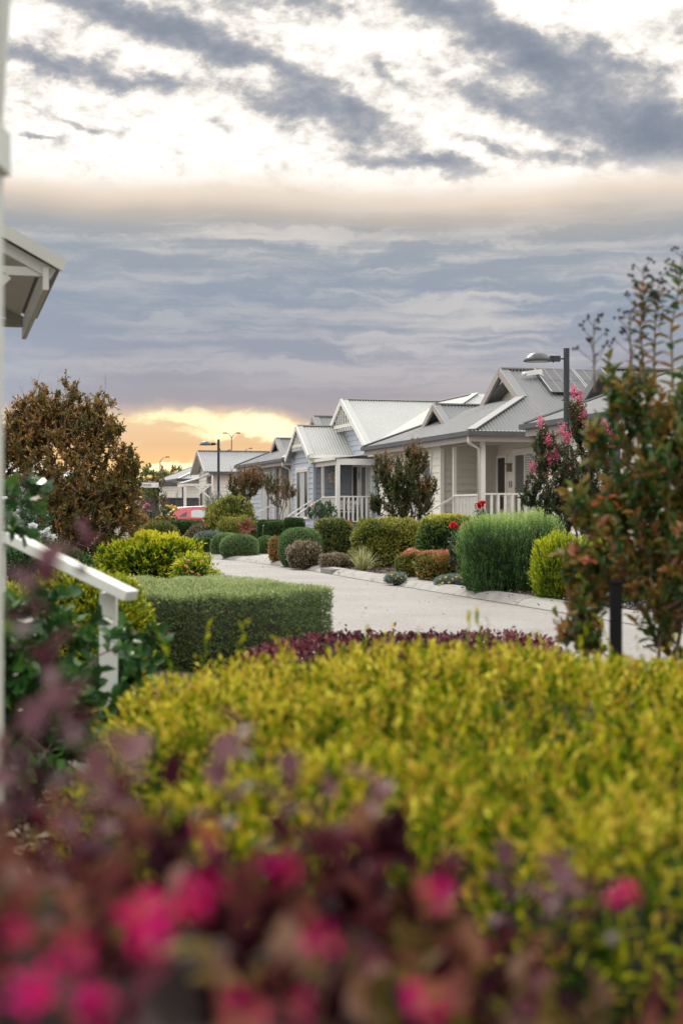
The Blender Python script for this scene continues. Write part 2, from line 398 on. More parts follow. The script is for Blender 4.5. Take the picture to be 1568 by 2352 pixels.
# ------------------------------------------------------------------ sky
def build_world():
    w = bpy.data.worlds.new('World'); sc.world = w; w.use_nodes = True
    nt = w.node_tree; nt.nodes.clear(); N = nt.nodes; Lk = nt.links
    def val(x, sock):
        if isinstance(x, (int, float)): sock.default_value = x
        elif isinstance(x, tuple): sock.default_value = x if len(x) == len(sock.default_value) else (*x, 1)
        else: Lk.new(x, sock)
    def mth(op, a, b=0., c=0., clamp=False):
        n = N.new('ShaderNodeMath'); n.operation = op; n.use_clamp = clamp
        val(a, n.inputs[0]); val(b, n.inputs[1]); val(c, n.inputs[2]); return n.outputs[0]
    def sm(x, lo, hi):
        n = N.new('ShaderNodeMapRange'); n.interpolation_type = 'SMOOTHSTEP'; val(x, n.inputs['Value'])
        n.inputs['From Min'].default_value = lo; n.inputs['From Max'].default_value = hi; return n.outputs[0]
    def mix(f, a, b):
        n = N.new('ShaderNodeMix'); n.data_type = 'RGBA'; val(f, n.inputs[0]); val(a, n.inputs[6]); val(b, n.inputs[7]); return n.outputs[2]
    def ramp(x, stops, lo, hi, ip='LINEAR'):
        t = N.new('ShaderNodeMapRange'); val(x, t.inputs['Value']); t.inputs['From Min'].default_value = lo; t.inputs['From Max'].default_value = hi
        r = N.new('ShaderNodeValToRGB'); r.color_ramp.interpolation = ip
        for i, (p, c) in enumerate(stops):
            q = (p - lo) / (hi - lo)
            if i == 0: e = r.color_ramp.elements[0]; e.position = q
            elif i == len(stops) - 1: e = r.color_ramp.elements[len(r.color_ramp.elements) - 1]; e.position = q
            else: e = r.color_ramp.elements.new(q)
            e.color = (*c, 1)
        Lk.new(t.outputs[0], r.inputs['Fac']); return r.outputs['Color']
    def noise(vec, scl, det=7, rough=.55, dist=0.):
        mp = N.new('ShaderNodeMapping'); Lk.new(vec, mp.inputs['Vector'])
        mp.inputs['Scale'].default_value = scl[0]; mp.inputs['Rotation'].default_value = (0, 0, R(scl[1])); mp.inputs['Location'].default_value = scl[2] if len(scl) > 2 else (0, 0, 0)
        n = N.new('ShaderNodeTexNoise'); n.inputs['Scale'].default_value = 1; n.inputs['Detail'].default_value = det; n.inputs['Roughness'].default_value = rough
        n.inputs['Distortion'].default_value = dist
        Lk.new(mp.outputs[0], n.inputs['Vector']); return n
    tc = N.new('ShaderNodeTexCoord'); sp = N.new('ShaderNodeSeparateXYZ'); Lk.new(tc.outputs['Generated'], sp.inputs[0])
    el = mth('MULTIPLY', mth('ARCSINE', sp.outputs[2]), 57.296)
    az = mth('MULTIPLY', mth('ARCTAN2', sp.outputs[0], sp.outputs[1]), 57.296)
    cb = N.new('ShaderNodeCombineXYZ'); Lk.new(az, cb.inputs[0]); Lk.new(el, cb.inputs[1]); p = cb.outputs[0]
    # wind-drawn warp of the cloud field
    wn = noise(p, ((.35, .55, 1), -20), 5, .6)
    wv = N.new('ShaderNodeVectorMath'); wv.operation = 'SUBTRACT'; Lk.new(wn.outputs['Color'], wv.inputs[0]); wv.inputs[1].default_value = (.5, .5, .5)
    ws = N.new('ShaderNodeVectorMath'); ws.operation = 'MULTIPLY_ADD'; Lk.new(wv.outputs[0], ws.inputs[0]); ws.inputs[1].default_value = (3.2, 2.2, 0); Lk.new(p, ws.inputs[2])
    pw = ws.outputs[0]
    def blob(a, e, ra, re, rot=0., k=1., vec=pw):
        mp = N.new('ShaderNodeMapping'); mp.vector_type = 'TEXTURE'; Lk.new(vec, mp.inputs['Vector'])
        mp.inputs['Location'].default_value = (a, e, 0); mp.inputs['Rotation'].default_value = (0, 0, R(rot)); mp.inputs['Scale'].default_value = (ra, re, 1)
        l = N.new('ShaderNodeVectorMath'); l.operation = 'DOT_PRODUCT'; Lk.new(mp.outputs[0], l.inputs[0]); Lk.new(mp.outputs[0], l.inputs[1])
        return mth('MULTIPLY', mth('EXPONENT', mth('MULTIPLY', l.outputs['Value'], -1.)), k)
    def V2(vx, vy):
        t = (vx - 784) / FV; a = math.degrees(math.atan(t)); return a, math.degrees(math.atan((1176 - vy) / FV / math.sqrt(1 + t * t)))
    def vb(vx, vy, rx, ry, rot, k):
        a, e = V2(vx, vy); return blob(a, e, rx / 57, ry / 57, -rot, k)
    def total(bs):
        s = bs[0]
        for b in bs[1:]: s = mth('ADD', s, b)
        return s
    # dark cumulus shreds in the bright upper sky
    U = total([vb(255, 30, 150, 30, 14, 1.), vb(430, 95, 150, 36, 13, 1.1), vb(560, 130, 70, 20, 18, .5), vb(690, 180, 120, 34, 30, .85), vb(90, 120, 110, 30, 10, .9), vb(240, 170, 120, 26, 10, .8), vb(350, 190, 70, 18, 0, .6),
               vb(780, 270, 150, 40, 14, 1.15), vb(930, 375, 130, 22, 8, .95), vb(1050, 400, 80, 18, 14, .8), vb(600, 230, 80, 20, 20, .5), vb(1090, 70, 170, 50, 24, 1.1), vb(1260, 150, 160, 48, 20, 1.1), vb(1400, 285, 170, 52, 14, 1.15), vb(1540, 330, 130, 60, 5, 1.1), vb(1010, 0, 110, 26, 12, .7), vb(1130, 230, 110, 28, 16, .6), vb(1210, 265, 70, 20, 20, .5),
               vb(690, 5, 170, 22, 0, .7), vb(740, 52, 60, 14, 5, .4), vb(1400, 130, 100, 26, 22, .6), vb(1530, 220, 90, 50, 15, .6), vb(1290, 365, 130, 16, 6, .4), vb(680, 440, 60, 6, 14, .55), vb(960, 465, 45, 6, 4, .5), vb(1420, 462, 80, 8, 8, .6), vb(80, 322, 55, 7, 0, .65), vb(190, 292, 60, 9, 14, .5), vb(70, 245, 35, 8, 8, .4), vb(1560, 478, 70, 10, 8, .6), vb(870, 155, 40, 18, 10, .55), vb(520, 280, 50, 10, 5, .35), vb(1110, 345, 90, 14, 10, .45), vb(405, 385, 15, 5, 20, .4),
               vb(-500, 150, 330, 70, 15, .9), vb(2100, 150, 350, 100, 15, 1.), vb(2300, 420, 400, 50, 5, .8), vb(-300, -300, 500, 90, 15, 1.), vb(900, -350, 420, 90, 15, 1.), vb(1900, -500, 500, 130, 15, 1.)])
    f1 = noise(p, ((.55, 1.0, 1), -20, (3.1, 1.7, 0)), 12, .58, .3).outputs['Fac']
    f2 = noise(p, ((1.7, 2.6, 1), -15, (7, 2, 0)), 10, .58, .2).outputs['Fac']
    f0 = noise(p, ((.16, .34, 1), -20, (1.1, 5.7, 0)), 4, .5, 0.).outputs['Fac']
    dens = mth('ADD', mth('ADD', U, mth('MULTIPLY', mth('SUBTRACT', f1, .5), 1.7)), mth('ADD', mth('MULTIPLY', mth('SUBTRACT', f2, .5), .95), mth('MULTIPLY', mth('SUBTRACT', f0, .5), .9)))
    upper = ramp(dens, [(-.05, (1.14, 1.11, 1.06)), (.14, (1.03, .985, .92)), (.30, (.87, .82, .765)), (.46, (.64, .615, .595)), (.66, (.455, .46, .485)), (.95, (.35, .375, .43)), (1.3, (.29, .32, .38)), (1.9, (.235, .27, .34))], -.1, 2.)
    # a soft stratus bank with combed streaks
    wl = N.new('ShaderNodeVectorMath'); wl.operation = 'MULTIPLY_ADD'; Lk.new(wv.outputs[0], wl.inputs[0]); wl.inputs[1].default_value = (1.5, .35, 0); Lk.new(p, wl.inputs[2]); pl = wl.outputs[0]
    st = noise(pl, ((.075, .62, 1), -4, (5, 2, 0)), 7, .52, .25).outputs['Fac']
    st2 = noise(pl, ((.16, 2.1, 1), 3, (1, 8, 0)), 5, .5, .2).outputs['Fac']
    big = noise(p, ((.09, .22, 1), 8, (9, 3, 0)), 3, .5).outputs['Fac']
    bank = ramp(mth('ADD', el, mth('MULTIPLY', mth('SUBTRACT', big, .5), 1.8)), [(3.4, (.55, .46, .42)), (4.6, (.405, .375, .405)), (6.4, (.335, .36, .435)), (8.5, (.31, .36, .44)), (10.6, (.345, .385, .435)), (11.3, (.41, .415, .425)), (11.85, (.56, .50, .45)), (12.45, (.84, .71, .58)), (13.2, (1.03, .93, .82)), (14.2, (1.13, 1.1, 1.05))], 2.5, 15)
    st3 = noise(pw, ((.11, 1.15, 1), -3, (5, 6, 0)), 9, .58, .35).outputs['Fac']
    sf = sm(mth('ADD', mth('ADD', mth('MULTIPLY', st, .4), mth('MULTIPLY', st2, .22)), mth('MULTIPLY', st3, .38)), .455, .585)
    hi = blob(-1.5, 10.5, 9, .9, -1, 1.); hi2 = blob(7, 8.3, 9, 2.6, 4, .8); hi3 = blob(-9, 10.9, 6, .5, 2, .8)
    lift = mth('MULTIPLY', mth('MULTIPLY', sf, sm(el, 3.5, 6)), mth('ADD', .28, mth('ADD', mth('ADD', mth('MULTIPLY', hi, .42), mth('MULTIPLY', hi3, .25)), mth('MULTIPLY', hi2, .4))), clamp=True)
    bank = mix(lift, bank, (.76, .70, .65))
    bank = mix(mth('MULTIPLY', mth('MULTIPLY', sm(az, -7, -16), sm(el, 9, 4)), .55), bank, (.40, .49, .61))
    # low glow where the sun has gone down, under the edge of the bank
    edge = mth('ADD', el, mth('MULTIPLY', mth('SUBTRACT', noise(p, ((.5, .9, 1), 0), 7, .6).outputs['Fac'], .5), 1.1))
    glow = ramp(el, [(0, (1.1, .58, .15)), (1.2, (1.2, .70, .22)), (1.9, (1.06, .66, .28)), (2.7, (.90, .58, .32)), (3.5, (.92, .65, .38)), (4.3, (.80, .60, .45))], -.5, 5)
    gs = noise(pw, ((.28, 2.3, 1), -4, (2, 4, 0)), 8, .6, .4).outputs['Fac']
    brt = total([blob(-4.6, 3.72, 3.0, .42, -7, 1.15), blob(-2.6, 3.15, 2.2, .30, -3, 1.2), blob(-6.4, 1.75, 1.9, .33, 8, 1.2), blob(-11.5, 1.6, 3.5, .5, 0, .7), blob(-9., 2.6, 1.2, .16, 6, .5), blob(-8, 4.0, 1.6, .2, -4, .4)])
    bf = sm(mth('ADD', brt, mth('MULTIPLY', mth('SUBTRACT', gs, .5), 1.9)), .12, 1.25)
    glow = mix(bf, glow, (1.5, 1.25, .72))
    gm = mth('MULTIPLY', sm(mth('ADD', edge, mth('MULTIPLY', sm(az, -3., .5), 1.5)), 4.5, 3.75), mth('MULTIPLY', sm(az, 7, 0), sm(az, -32, -17)))
    low = mix(gm, bank, glow)
    sky = mix(sm(mth('ADD', el, mth('MULTIPLY', mth('SUBTRACT', big, .5), 1.2)), 12.4, 13.9), low, upper)
    # overhead and behind: thinner bright overcast over a daylight sky
    ns = N.new('ShaderNodeTexSky'); ns.sky_type = 'NISHITA'; ns.sun_disc = False; ns.sun_elevation = SUN_EL; ns.sun_rotation = SUN_ROT
    nb = N.new('ShaderNodeVectorMath'); nb.operation = 'SCALE'; Lk.new(ns.outputs[0], nb.inputs[0]); nb.inputs['Scale'].default_value = .07
    ov = noise(tc.outputs['Generated'], ((3, 3, 3), 0), 6, .55).outputs['Fac']
    veil = mix(ov, (2.5, 2.45, 2.36), (3.7, 3.6, 3.44))
    top = mix(.82, nb.outputs[0], veil)
    sky = mix(sm(el, 24, 46), sky, top)
    back = mix(ov, (.62, .63, .66), (.92, .90, .87))
    lf = mth('MULTIPLY', sm(az, -28, -75), sm(az, -178, -125)); back = mix(lf, back, (1.75, 1.66, 1.54))
    away = mth('MULTIPLY', sm(mth('ABSOLUTE', az), 45, 100), sm(el, 40, 15))
    sky = mix(away, sky, back)
    sky = mix(sm(el, 0, -3), sky, (.22, .2, .18))
    bg = N.new('ShaderNodeBackground'); Lk.new(sky, bg.inputs['Color']); bg.inputs['Strength'].default_value = 1.
    out = N.new('ShaderNodeOutputWorld'); Lk.new(bg.outputs[0], out.inputs['Surface'])
    w.cycles.sampling_method = 'MANUAL'; w.cycles.sample_map_resolution = 512

SUN_EL = R(36); SUN_ROT = R(-14)
build_world()
sd = bpy.data.lights.new('sun', 'SUN'); sd.energy = 2.4; sd.angle = R(12); sd.color = (1, .91, .80)
so = bpy.data.objects.new('sun', sd); COL.objects.link(so)
sv = Vector((math.sin(SUN_ROT) * math.cos(SUN_EL), math.cos(SUN_ROT) * math.cos(SUN_EL), math.sin(SUN_EL)))
so.rotation_euler = sv.to_track_quat('Z', 'Y').to_euler(); so.location = (0, 0, 30)

cd = bpy.data.cameras.new('camera'); cam = bpy.data.objects.new('camera', cd); COL.objects.link(cam)
cam.location = (0, 0, CZ); cam.rotation_euler = (R(90), 0, 0)
cd.sensor_fit = 'VERTICAL'; cd.sensor_height = 36; cd.sensor_width = 24; cd.lens = 50
cd.clip_start = .05; cd.clip_end = 3000
cd.dof.use_dof = True; cd.dof.focus_distance = 30; cd.dof.aperture_fstop = 2.8; cd.dof.aperture_blades = 9
sc.camera = cam
sc.view_settings.view_transform = 'Standard'; sc.view_settings.look = 'None'; sc.view_settings.gamma = 1; sc.view_settings.exposure = 0
sc.render.engine = 'CYCLES'; sc.cycles.use_denoising = True; sc.render.filter_size = 1.0; sc.cycles.max_bounces = 6; sc.cycles.transmission_bounces = 3; sc.cycles.diffuse_bounces = 3
sc.cycles.use_adaptive_sampling = True; sc.cycles.adaptive_threshold = .015

# ------------------------------------------------------------------ ground, road, kerbs, drives
def spline(pts, n=10):
    pts = np.array(pts, float); P = np.concatenate([[2 * pts[0] - pts[1]], pts, [2 * pts[-1] - pts[-2]]]); o = []
    for i in range(1, len(P) - 2):
        for t in np.linspace(0, 1, n, endpoint=False):
            a, b, c, d = P[i - 1:i + 3]
            o.append(.5 * (2 * b + (c - a) * t + (2 * a - 5 * b + 4 * c - d) * t * t + (3 * b - a - 3 * c + d) * t ** 3))
    o.append(P[-2]); return np.array(o)

kr = spline([(8.2, -2), (7.2, 3), (6.1, 6.8), (4.5, 12.3), (2.8, 18.5), (.76, 25.9), (-1.51, 34.3), (-4.17, 40.8), (-8.5, 47), (-14.5, 52), (-24, 57)])
kt = nrm(np.gradient(kr, axis=0)); kn = np.stack([kt[:, 1], -kt[:, 0]], 1)      # kn points right, away from the road

def strip(name, offs, zs, m, line=kr, nrml=kn, kind='structure', i0=0, i1=None, smooth=True):
    l = line[i0:i1]; q = nrml[i0:i1]; k = len(offs)
    V = np.concatenate([np.concatenate([l + q * o, np.full((len(l), 1), z)], 1)[:, None] for o, z in zip(offs, zs)], 1).reshape(-1, 3)
    F = np.array([(i * k + j, (i + 1) * k + j, (i + 1) * k + j + 1, i * k + j + 1) for i in range(len(l) - 1) for j in range(k - 1)])[:, ::-1]
    o = mesh_np(name, V, F, [m], None, None, None, np.full(len(F), smooth)); return tag(o, kind=kind)

def aggregate():
    m, nt, out = nodes_of('exposed_aggregate')
    b = nt.nodes.new('ShaderNodeBsdfPrincipled'); b.inputs['Roughness'].default_value = .75
    tc = nt.nodes.new('ShaderNodeTexCoord')
    v = nt.nodes.new('ShaderNodeTexVoronoi'); v.inputs['Scale'].default_value = 75
    n = nt.nodes.new('ShaderNodeTexNoise'); n.inputs['Scale'].default_value = .7; n.inputs['Detail'].default_value = 5
    n3 = nt.nodes.new('ShaderNodeTexNoise'); n3.inputs['Scale'].default_value = 22; n3.inputs['Detail'].default_value = 3
    for q in (v, n, n3): nt.links.new(tc.outputs['Object'], q.inputs['Vector'])
    r = nt.nodes.new('ShaderNodeValToRGB'); e = r.color_ramp.elements
    e[0].position = 0; e[0].color = (.07, .064, .06, 1); e[1].position = 1; e[1].color = (.31, .297, .285, 1)
    x = e.new(.22); x.color = (.15, .142, .134, 1); x = e.new(.5); x.color = (.215, .205, .196, 1)
    nt.links.new(v.outputs['Color'], r.inputs['Fac'])
    r2 = nt.nodes.new('ShaderNodeValToRGB'); r2.color_ramp.elements[0].position = .3; r2.color_ramp.elements[0].color = (.80, .785, .76, 1); r2.color_ramp.elements[1].position = .7; r2.color_ramp.elements[1].color = (1.0, 1.0, 1.0, 1)
    nt.links.new(n.outputs['Fac'], r2.inputs['Fac'])
    mx = nt.nodes.new('ShaderNodeMix'); mx.data_type = 'RGBA'; mx.blend_type = 'MULTIPLY'; mx.inputs[0].default_value = 1
    nt.links.new(r.outputs['Color'], mx.inputs[6]); nt.links.new(r2.outputs['Color'], mx.inputs[7]); nt.links.new(mx.outputs[2], b.inputs['Base Color'])
    bp = nt.nodes.new('ShaderNodeBump'); bp.inputs['Strength'].default_value = .35; bp.inputs['Distance'].default_value = .01
    nt.links.new(v.outputs['Distance'], bp.inputs['Height']); nt.links.new(bp.outputs['Normal'], b.inputs['Normal'])
    nt.links.new(b.outputs['BSDF'], out.inputs['Surface']); return m
M['agg'] = aggregate()
M['concrete'] = mat('kerb_concrete', (.205, .198, .186), .75, var=.14, scale=3.5, bump=.2, bscale=60)
M['drive'] = mat('drive_concrete', (.25, .242, .228), .75, var=.08, scale=2.5, bump=.15, bscale=90)
M['mulch'] = mat('bark_mulch', (.085, .065, .055), .95, var=.5, scale=45, bump=.6, bscale=60)
M['soil'] = mat('garden_soil', (.10, .085, .065), .95, var=.4, scale=12, bump=.4, bscale=30)

g = MB(); g.poly([(-1500, -60, -.04), (1500, -60, -.04), (1500, 2500, -.04), (-1500, 2500, -.04)])
tag(g.build('ground', M['soil']), kind='structure')
strip('road', (-4.4, -3.3, -2.2, -1.1, 0), (0.0, .02, .03, .02, 0), M['agg'])
strip('kerb', (0, .03, .12, .26, .38, .46, .46), (-.002, .012, .075, .105, .108, .09, -.03), M['concrete'])
M['joint'] = mat('dark_joint', (.07, .06, .05), .9, var=.5, scale=8)
strip('gutter_joint', (-.03, .002), (.006, .006), M['joint'])
strip('kerb', (-4.4, -4.41, -4.55, -4.56), (-.002, .012, .012, -.03), M['concrete'])
strip('garden_bed', (.46, 1.5, 3, 5, 14), (.075, .11, .12, .10, .06), M['mulch'])
strip('garden_bed', (-4.55, -4.8, -6, -9, -26), (.0, .03, .06, .06, .02), M['mulch'])

# driveways run from the kerb back toward the houses
def drive(name, i, j, depth, m):
    V = []; 
    ks = range(i, j + 1)
    for k in ks:
        for o, z in ((.36, .093), (.7, .118), (1.6, .128), (3., .136), (depth, .14)): V.append((*(kr[k] + kn[k] * o), z))
    n = len(list(ks)); F = np.array([(a * 5 + b, (a + 1) * 5 + b, (a + 1) * 5 + b + 1, a * 5 + b + 1) for a in range(n - 1) for b in range(4)])[:, ::-1]
    tag(mesh_np(name, np.array(V), F, [m]), kind='structure')
def near(x, y): return int(np.argmin(np.hypot(kr[:, 0] - x, kr[:, 1] - y)))
drive('driveway', near(-1.9, 35.6), near(-3.4, 39), 5.6, M['drive'])
drive('path', near(.95, 25.2), near(.25, 27.8), 4.5, M['drive'])
jV, jF = [], []
for i in range(0, len(kr) - 1, 3):
    for a_, b_ in zip(((0, -.002), (.03, .012), (.12, .075), (.26, .105)), ((.03, .012), (.12, .075), (.26, .105), (.44, .102))):
        n0 = len(jV)
        for (o_, z_j), tt in ((a_, -.006), (a_, .006), (b_, .006), (b_, -.006)): jV.append((*(kr[i] + kn[i] * o_ + kt[i] * tt), z_j + .003))
        jF.append((n0, n0 + 1, n0 + 2, n0 + 3))
tag(mesh_np('kerb_joints', np.array(jV), np.array(jF), [M['joint']]), kind='structure')
# gutter drain and litter
b = MB()
c = W(690, 1316, 1); t = 1.3 / ((1316 - 1176) / FV); gx, gy = (690 - 784) / FV * t, t
k = near(gx, gy); pc = kr[k] + kn[k] * .2; tt = kt[k]; nn_ = kn[k]
dg = thing('drain_grate', (*pc, 0), 'grey kerbside drain grate with parallel bars at the edge of the road', 'drain grate', rz=math.atan2(tt[1], tt[0]))
fr = MB(); fr.box(-.45, .45, -.2, -.17, .0, .1); fr.box(-.45, .45, .17, .2, 0, .1); fr.box(-.45, -.42, -.17, .17, 0, .1); fr.box(.42, .45, -.17, .17, 0, .1); fr.build('frame', M['concrete'], dg)
br = MB()
for q in range(9): br.box(-.38 + q * .09, -.34 + q * .09, -.17, .17, .03, .095)
br.build('grate', mat('grate_steel', (.2, .2, .2), .5, .5), dg)

def scatter(name, n, fn, m, size, label=None, lift=.012):
    P = fn(n); r = rng; P[:, 2] += r.uniform(.0, lift, n)
    a = nrm(np.stack([r.normal(size=n), r.normal(size=n), r.normal(0, .3, n)], 1)); N_ = nrm(np.stack([r.normal(0, .35, n), r.normal(0, .35, n), np.ones(n)], 1))
    L = size * r.uniform(.5, 1.6, n)
    V, F, T = leaves(P, a, N_, L, L * .5, r.uniform(0, 1, n), 'd'); o = mesh_np(name, V, F, [m], None, T)
    return tag(o, kind='stuff')
def bed_pts(o0, o1, y0, y1, z):
    idx = np.where((kr[:, 1] > y0) & (kr[:, 1] < y1))[0]
    def fn(n):
        t = rng.uniform(idx[0], idx[-1] - 1e-3, n); i = t.astype(int); f = (t - i)[:, None]
        l = kr[i] * (1 - f) + kr[i + 1] * f; q = kn[i]; o = rng.uniform(o0, o1, n)
        return np.concatenate([l + q * o[:, None], np.interp(o, [-4.4, 0, .12, .26, .46, 1.5, 3], [0, 0, .075, .105, .09, .113, .122])[:, None] + z], 1)
    return fn
M['chips'] = leafmat('bark_chips', [(.02, .017, .016), (.06, .045, .04), (.13, .095, .08), (.22, .18, .15)], 0, .9, .1)
M['chips_grey'] = leafmat('stone_chips', [(.06, .06, .065), (.2, .2, .21), (.5, .5, .52)], 0, .8, .2)
scatter('bark_mulch', 26000, bed_pts(.50, 3.2, 14, 36, 0), M['chips'], .045)
scatter('stone_chips', 5000, bed_pts(.55, 1.5, 17.0, 20.8, .004), M['chips_grey'], .035)
scatter('leaf_litter', 260, bed_pts(-.05, .4, 14, 40, .022), M['chips'], .04)
scatter('leaf_litter', 160, bed_pts(-3.6, .1, 13, 40, .034), M['chips'], .035)
scatter('bark_mulch', 9000, lambda n: np.stack([rng.uniform(-2.3, -.3, n), rng.uniform(4.0, 9.5, n), np.full(n, .085)], 1), leafmat('pine_bark', [(.07, .04, .026), (.16, .095, .06), (.27, .18, .125), (.45, .36, .28)], 0, .9, .1), .055)

# ------------------------------------------------------------------ houses (local axes: x away from the street, y along the street, away from the camera)
YAW = R(15.5); OX, OY = 3.35, 38.0
cV = (math.cos(YAW), math.sin(YAW)); cU = (-math.sin(YAW), math.cos(YAW))
def street(a, s, z=0): return (OX + a * cV[0] + s * cU[0], OY + a * cV[1] + s * cU[1], z)

def corr(mb, poly, edir, period=.105, amp=.016, lift=.0):
    """corrugated sheet over a planar convex roof polygon; ridges run down-slope, perpendicular to edir"""
    P = np.array(poly, float); e = nrm(np.array(edir, float)); n = np.zeros(3)
    for i in range(len(P)): n += np.cross(P[i], P[(i + 1) % len(P)])
    n = nrm(n); n = n if n[2] > 0 else -n
    t = np.cross(n, e); c0 = P[0]; s = (P - c0) @ e; h = (P - c0) @ t
    xs = np.arange(s.min(), s.max(), period / 6); xs = np.append(xs, s.max()); prev = None
    for x in xs:
        hs = []
        for i in range(len(P)):
            s0, s1, h0, h1 = s[i], s[(i + 1) % len(P)], h[i], h[(i + 1) % len(P)]
            if min(s0, s1) - 1e-6 <= x <= max(s0, s1) + 1e-6:
                hs += [h0, h1] if abs(s1 - s0) < 1e-6 else [h0 + (h1 - h0) * (x - s0) / (s1 - s0)]
        if not hs: continue
        o = n * (lift + amp * math.sin(x / period * 2 * math.pi))
        a, b = c0 + e * x + t * min(hs) + o, c0 + e * x + t * max(hs) + o
        i = len(mb.v); mb.v += [tuple(a), tuple(b)]
        if prev is not None: mb.f.append((prev, i, i + 1, prev + 1)); mb.mi.append(mb.cur)
        prev = i
    return mb

def boards(mb, p0, p1, z0, z1, out, step=.2, lap=.03, peak=None):
    """lapped weatherboards between plan points p0 and p1; peak=(u,z) narrows them to a gable"""
    p0 = np.array((*p0, 0.)); p1 = np.array((*p1, 0.)); o = np.array((*out, 0.)); z = z0; L = np.linalg.norm(p1 - p0)
    def span(zz):
        if peak is None or zz <= peak[2]: return 0., 1.
        f = (zz - peak[2]) / (peak[1] - peak[2]); return peak[0] * f, 1 - (1 - peak[0]) * f
    top = z1 if peak is None else peak[1]
    while z < top - 1e-4:
        zt = min(z + step, top); a0, a1 = span(z); b0, b1 = span(zt); d = p1 - p0; up = np.array((0, 0, 1.))
        A = p0 + d * a0 + o * lap + up * z; B = p0 + d * a1 + o * lap + up * z; C = p0 + d * b1 + up * zt; D = p0 + d * b0 + up * zt
        mb.add([A, B, C, D, p0 + d * a0 + up * z, p0 + d * a1 + up * z], [(0, 1, 2, 3), (0, 4, 5, 1)]); z = zt

class House:
    def __init__(s, name, a, sy, label, wall, z=0., group=None):
        s.o = thing(name, street(a, sy, z), label, 'house', group, YAW); s.wall = wall
    def part(s, name, mb, m, **k): return mb.build(name, m, s.o, **k)
    def window(s, axis, c, u0, u1, z0, z1, out=-1, panes=2, fill=('glass', 'curtain'), frame='white', hood=True):
        """axis 'x': wall in the plane x=c; axis 'y': wall in the plane y=c. One window > frame, panes"""
        def bx(mb, d0, d1, a, b, zz0, zz1):
            lo, hi = sorted((c + out * d0, c + out * d1))
            mb.box(lo, hi, a, b, zz0, zz1) if axis == 'x' else mb.box(a, b, lo, hi, zz0, zz1)
        f = MB(); w = .07
        bx(f, .001, .075, u0, u0 + w, z0, z1); bx(f, .001, .075, u1 - w, u1, z0, z1); bx(f, .001, .077, u0 + w, u1 - w, z1 - w, z1); bx(f, .001, .085, u0 - .02, u1 + .02, z0 - .05, z0 + .04)
        if hood: bx(f, .001, .09, u0 - .03, u1 + .03, z1 + .002, z1 + .1)
        wo = f.build('window', M[frame], s.o)
        n = panes; pw = (u1 - u0 - 2 * w) / n
        for i in range(n):
            a, b = u0 + w + i * pw, u0 + w + (i + 1) * pw
            g_ = MB(); bx(g_, .034, .040, a + .02, b - .02, z0 + .045, z1 - w - .005); g_.build('pane', M[fill[i % len(fill)]], wo)
            if i: q = MB(); bx(q, .034, .065, a - .022, a + .022, z0 + .042, z1 - w - .003); q.build('mullion', M[frame], wo)
        return wo
    def door(s, axis, c, u0, u1, z0, z1, out=-1, m='door'):
        def bx(mb, d0, d1, a, b, zz0, zz1):
            lo, hi = sorted((c + out * d0, c + out * d1))
            mb.box(lo, hi, a, b, zz0, zz1) if axis == 'x' else mb.box(a, b, lo, hi, zz0, zz1)
        d = MB(); bx(d, .002, .042, u0, u1, z0, z1); do = d.build('door', M[m], s.o)
        f = MB(); bx(f, .002, .07, u0 - .08, u0, z0, z1 + .08); bx(f, .002, .07, u1, u1 + .08, z0, z1 + .08); bx(f, .002, .068, u0, u1, z1, z1 + .08); f.build('frame', M['white'], do)
        h = MB(); bx(h, .042, .10, u0 + .04, u0 + .07, z0 + .98, z0 + 1.02); bx(h, .08, .10, u0 + .07, u0 + .17, z0 + .985, z0 + 1.015); h.build('handle', M['steel'], do)
        return do
    def rail(s, p, q, z0, z1, gap=.125, w=.035, bal=.032, name='railing'):
        m = MB(); p = Vector((*p, 0)); q = Vector((*q, 0)); L = (q - p).length
        up = Vector((0, 0, 1)); m.beam(p + up * z1, q + up * z1, .07, .05); m.beam(p + up * (z0 + .1), q + up * (z0 + .1), .045, .045)
        n = max(2, int(L / gap))
        for i in range(1, n):
            c = p + (q - p) * i / n; m.beam(c + up * (z0 + .12), c + up * (z1 - .025), bal, bal, up=(0, 1, 0))
        return s.part(name, m, M['white'])
    def post(s, x, y, z0, z1, w=.1, m='white'):
        b_ = MB(); b_.box(x - w / 2, x + w / 2, y - w / 2, y + w / 2, z0, z1); return s.part('porch_post', b_, M[m])
    def gutter(s, segs, m, h=.12, d=.12):
        for p, q in segs: b_ = MB(); b_.beam(p, q, d, h); s.part('gutter', b_, m)

def gablet_trim(H, apex, l, r_, m, th=.16, dp=.07):
    b_ = MB()
    for e in (l, r_):
        b_.beam((apex[0] - .03, apex[1], apex[2] - th * .4), (e[0] - .03, e[1], e[2] - th * .4), dp, th)
    return H.part('bargeboard', b_, m)

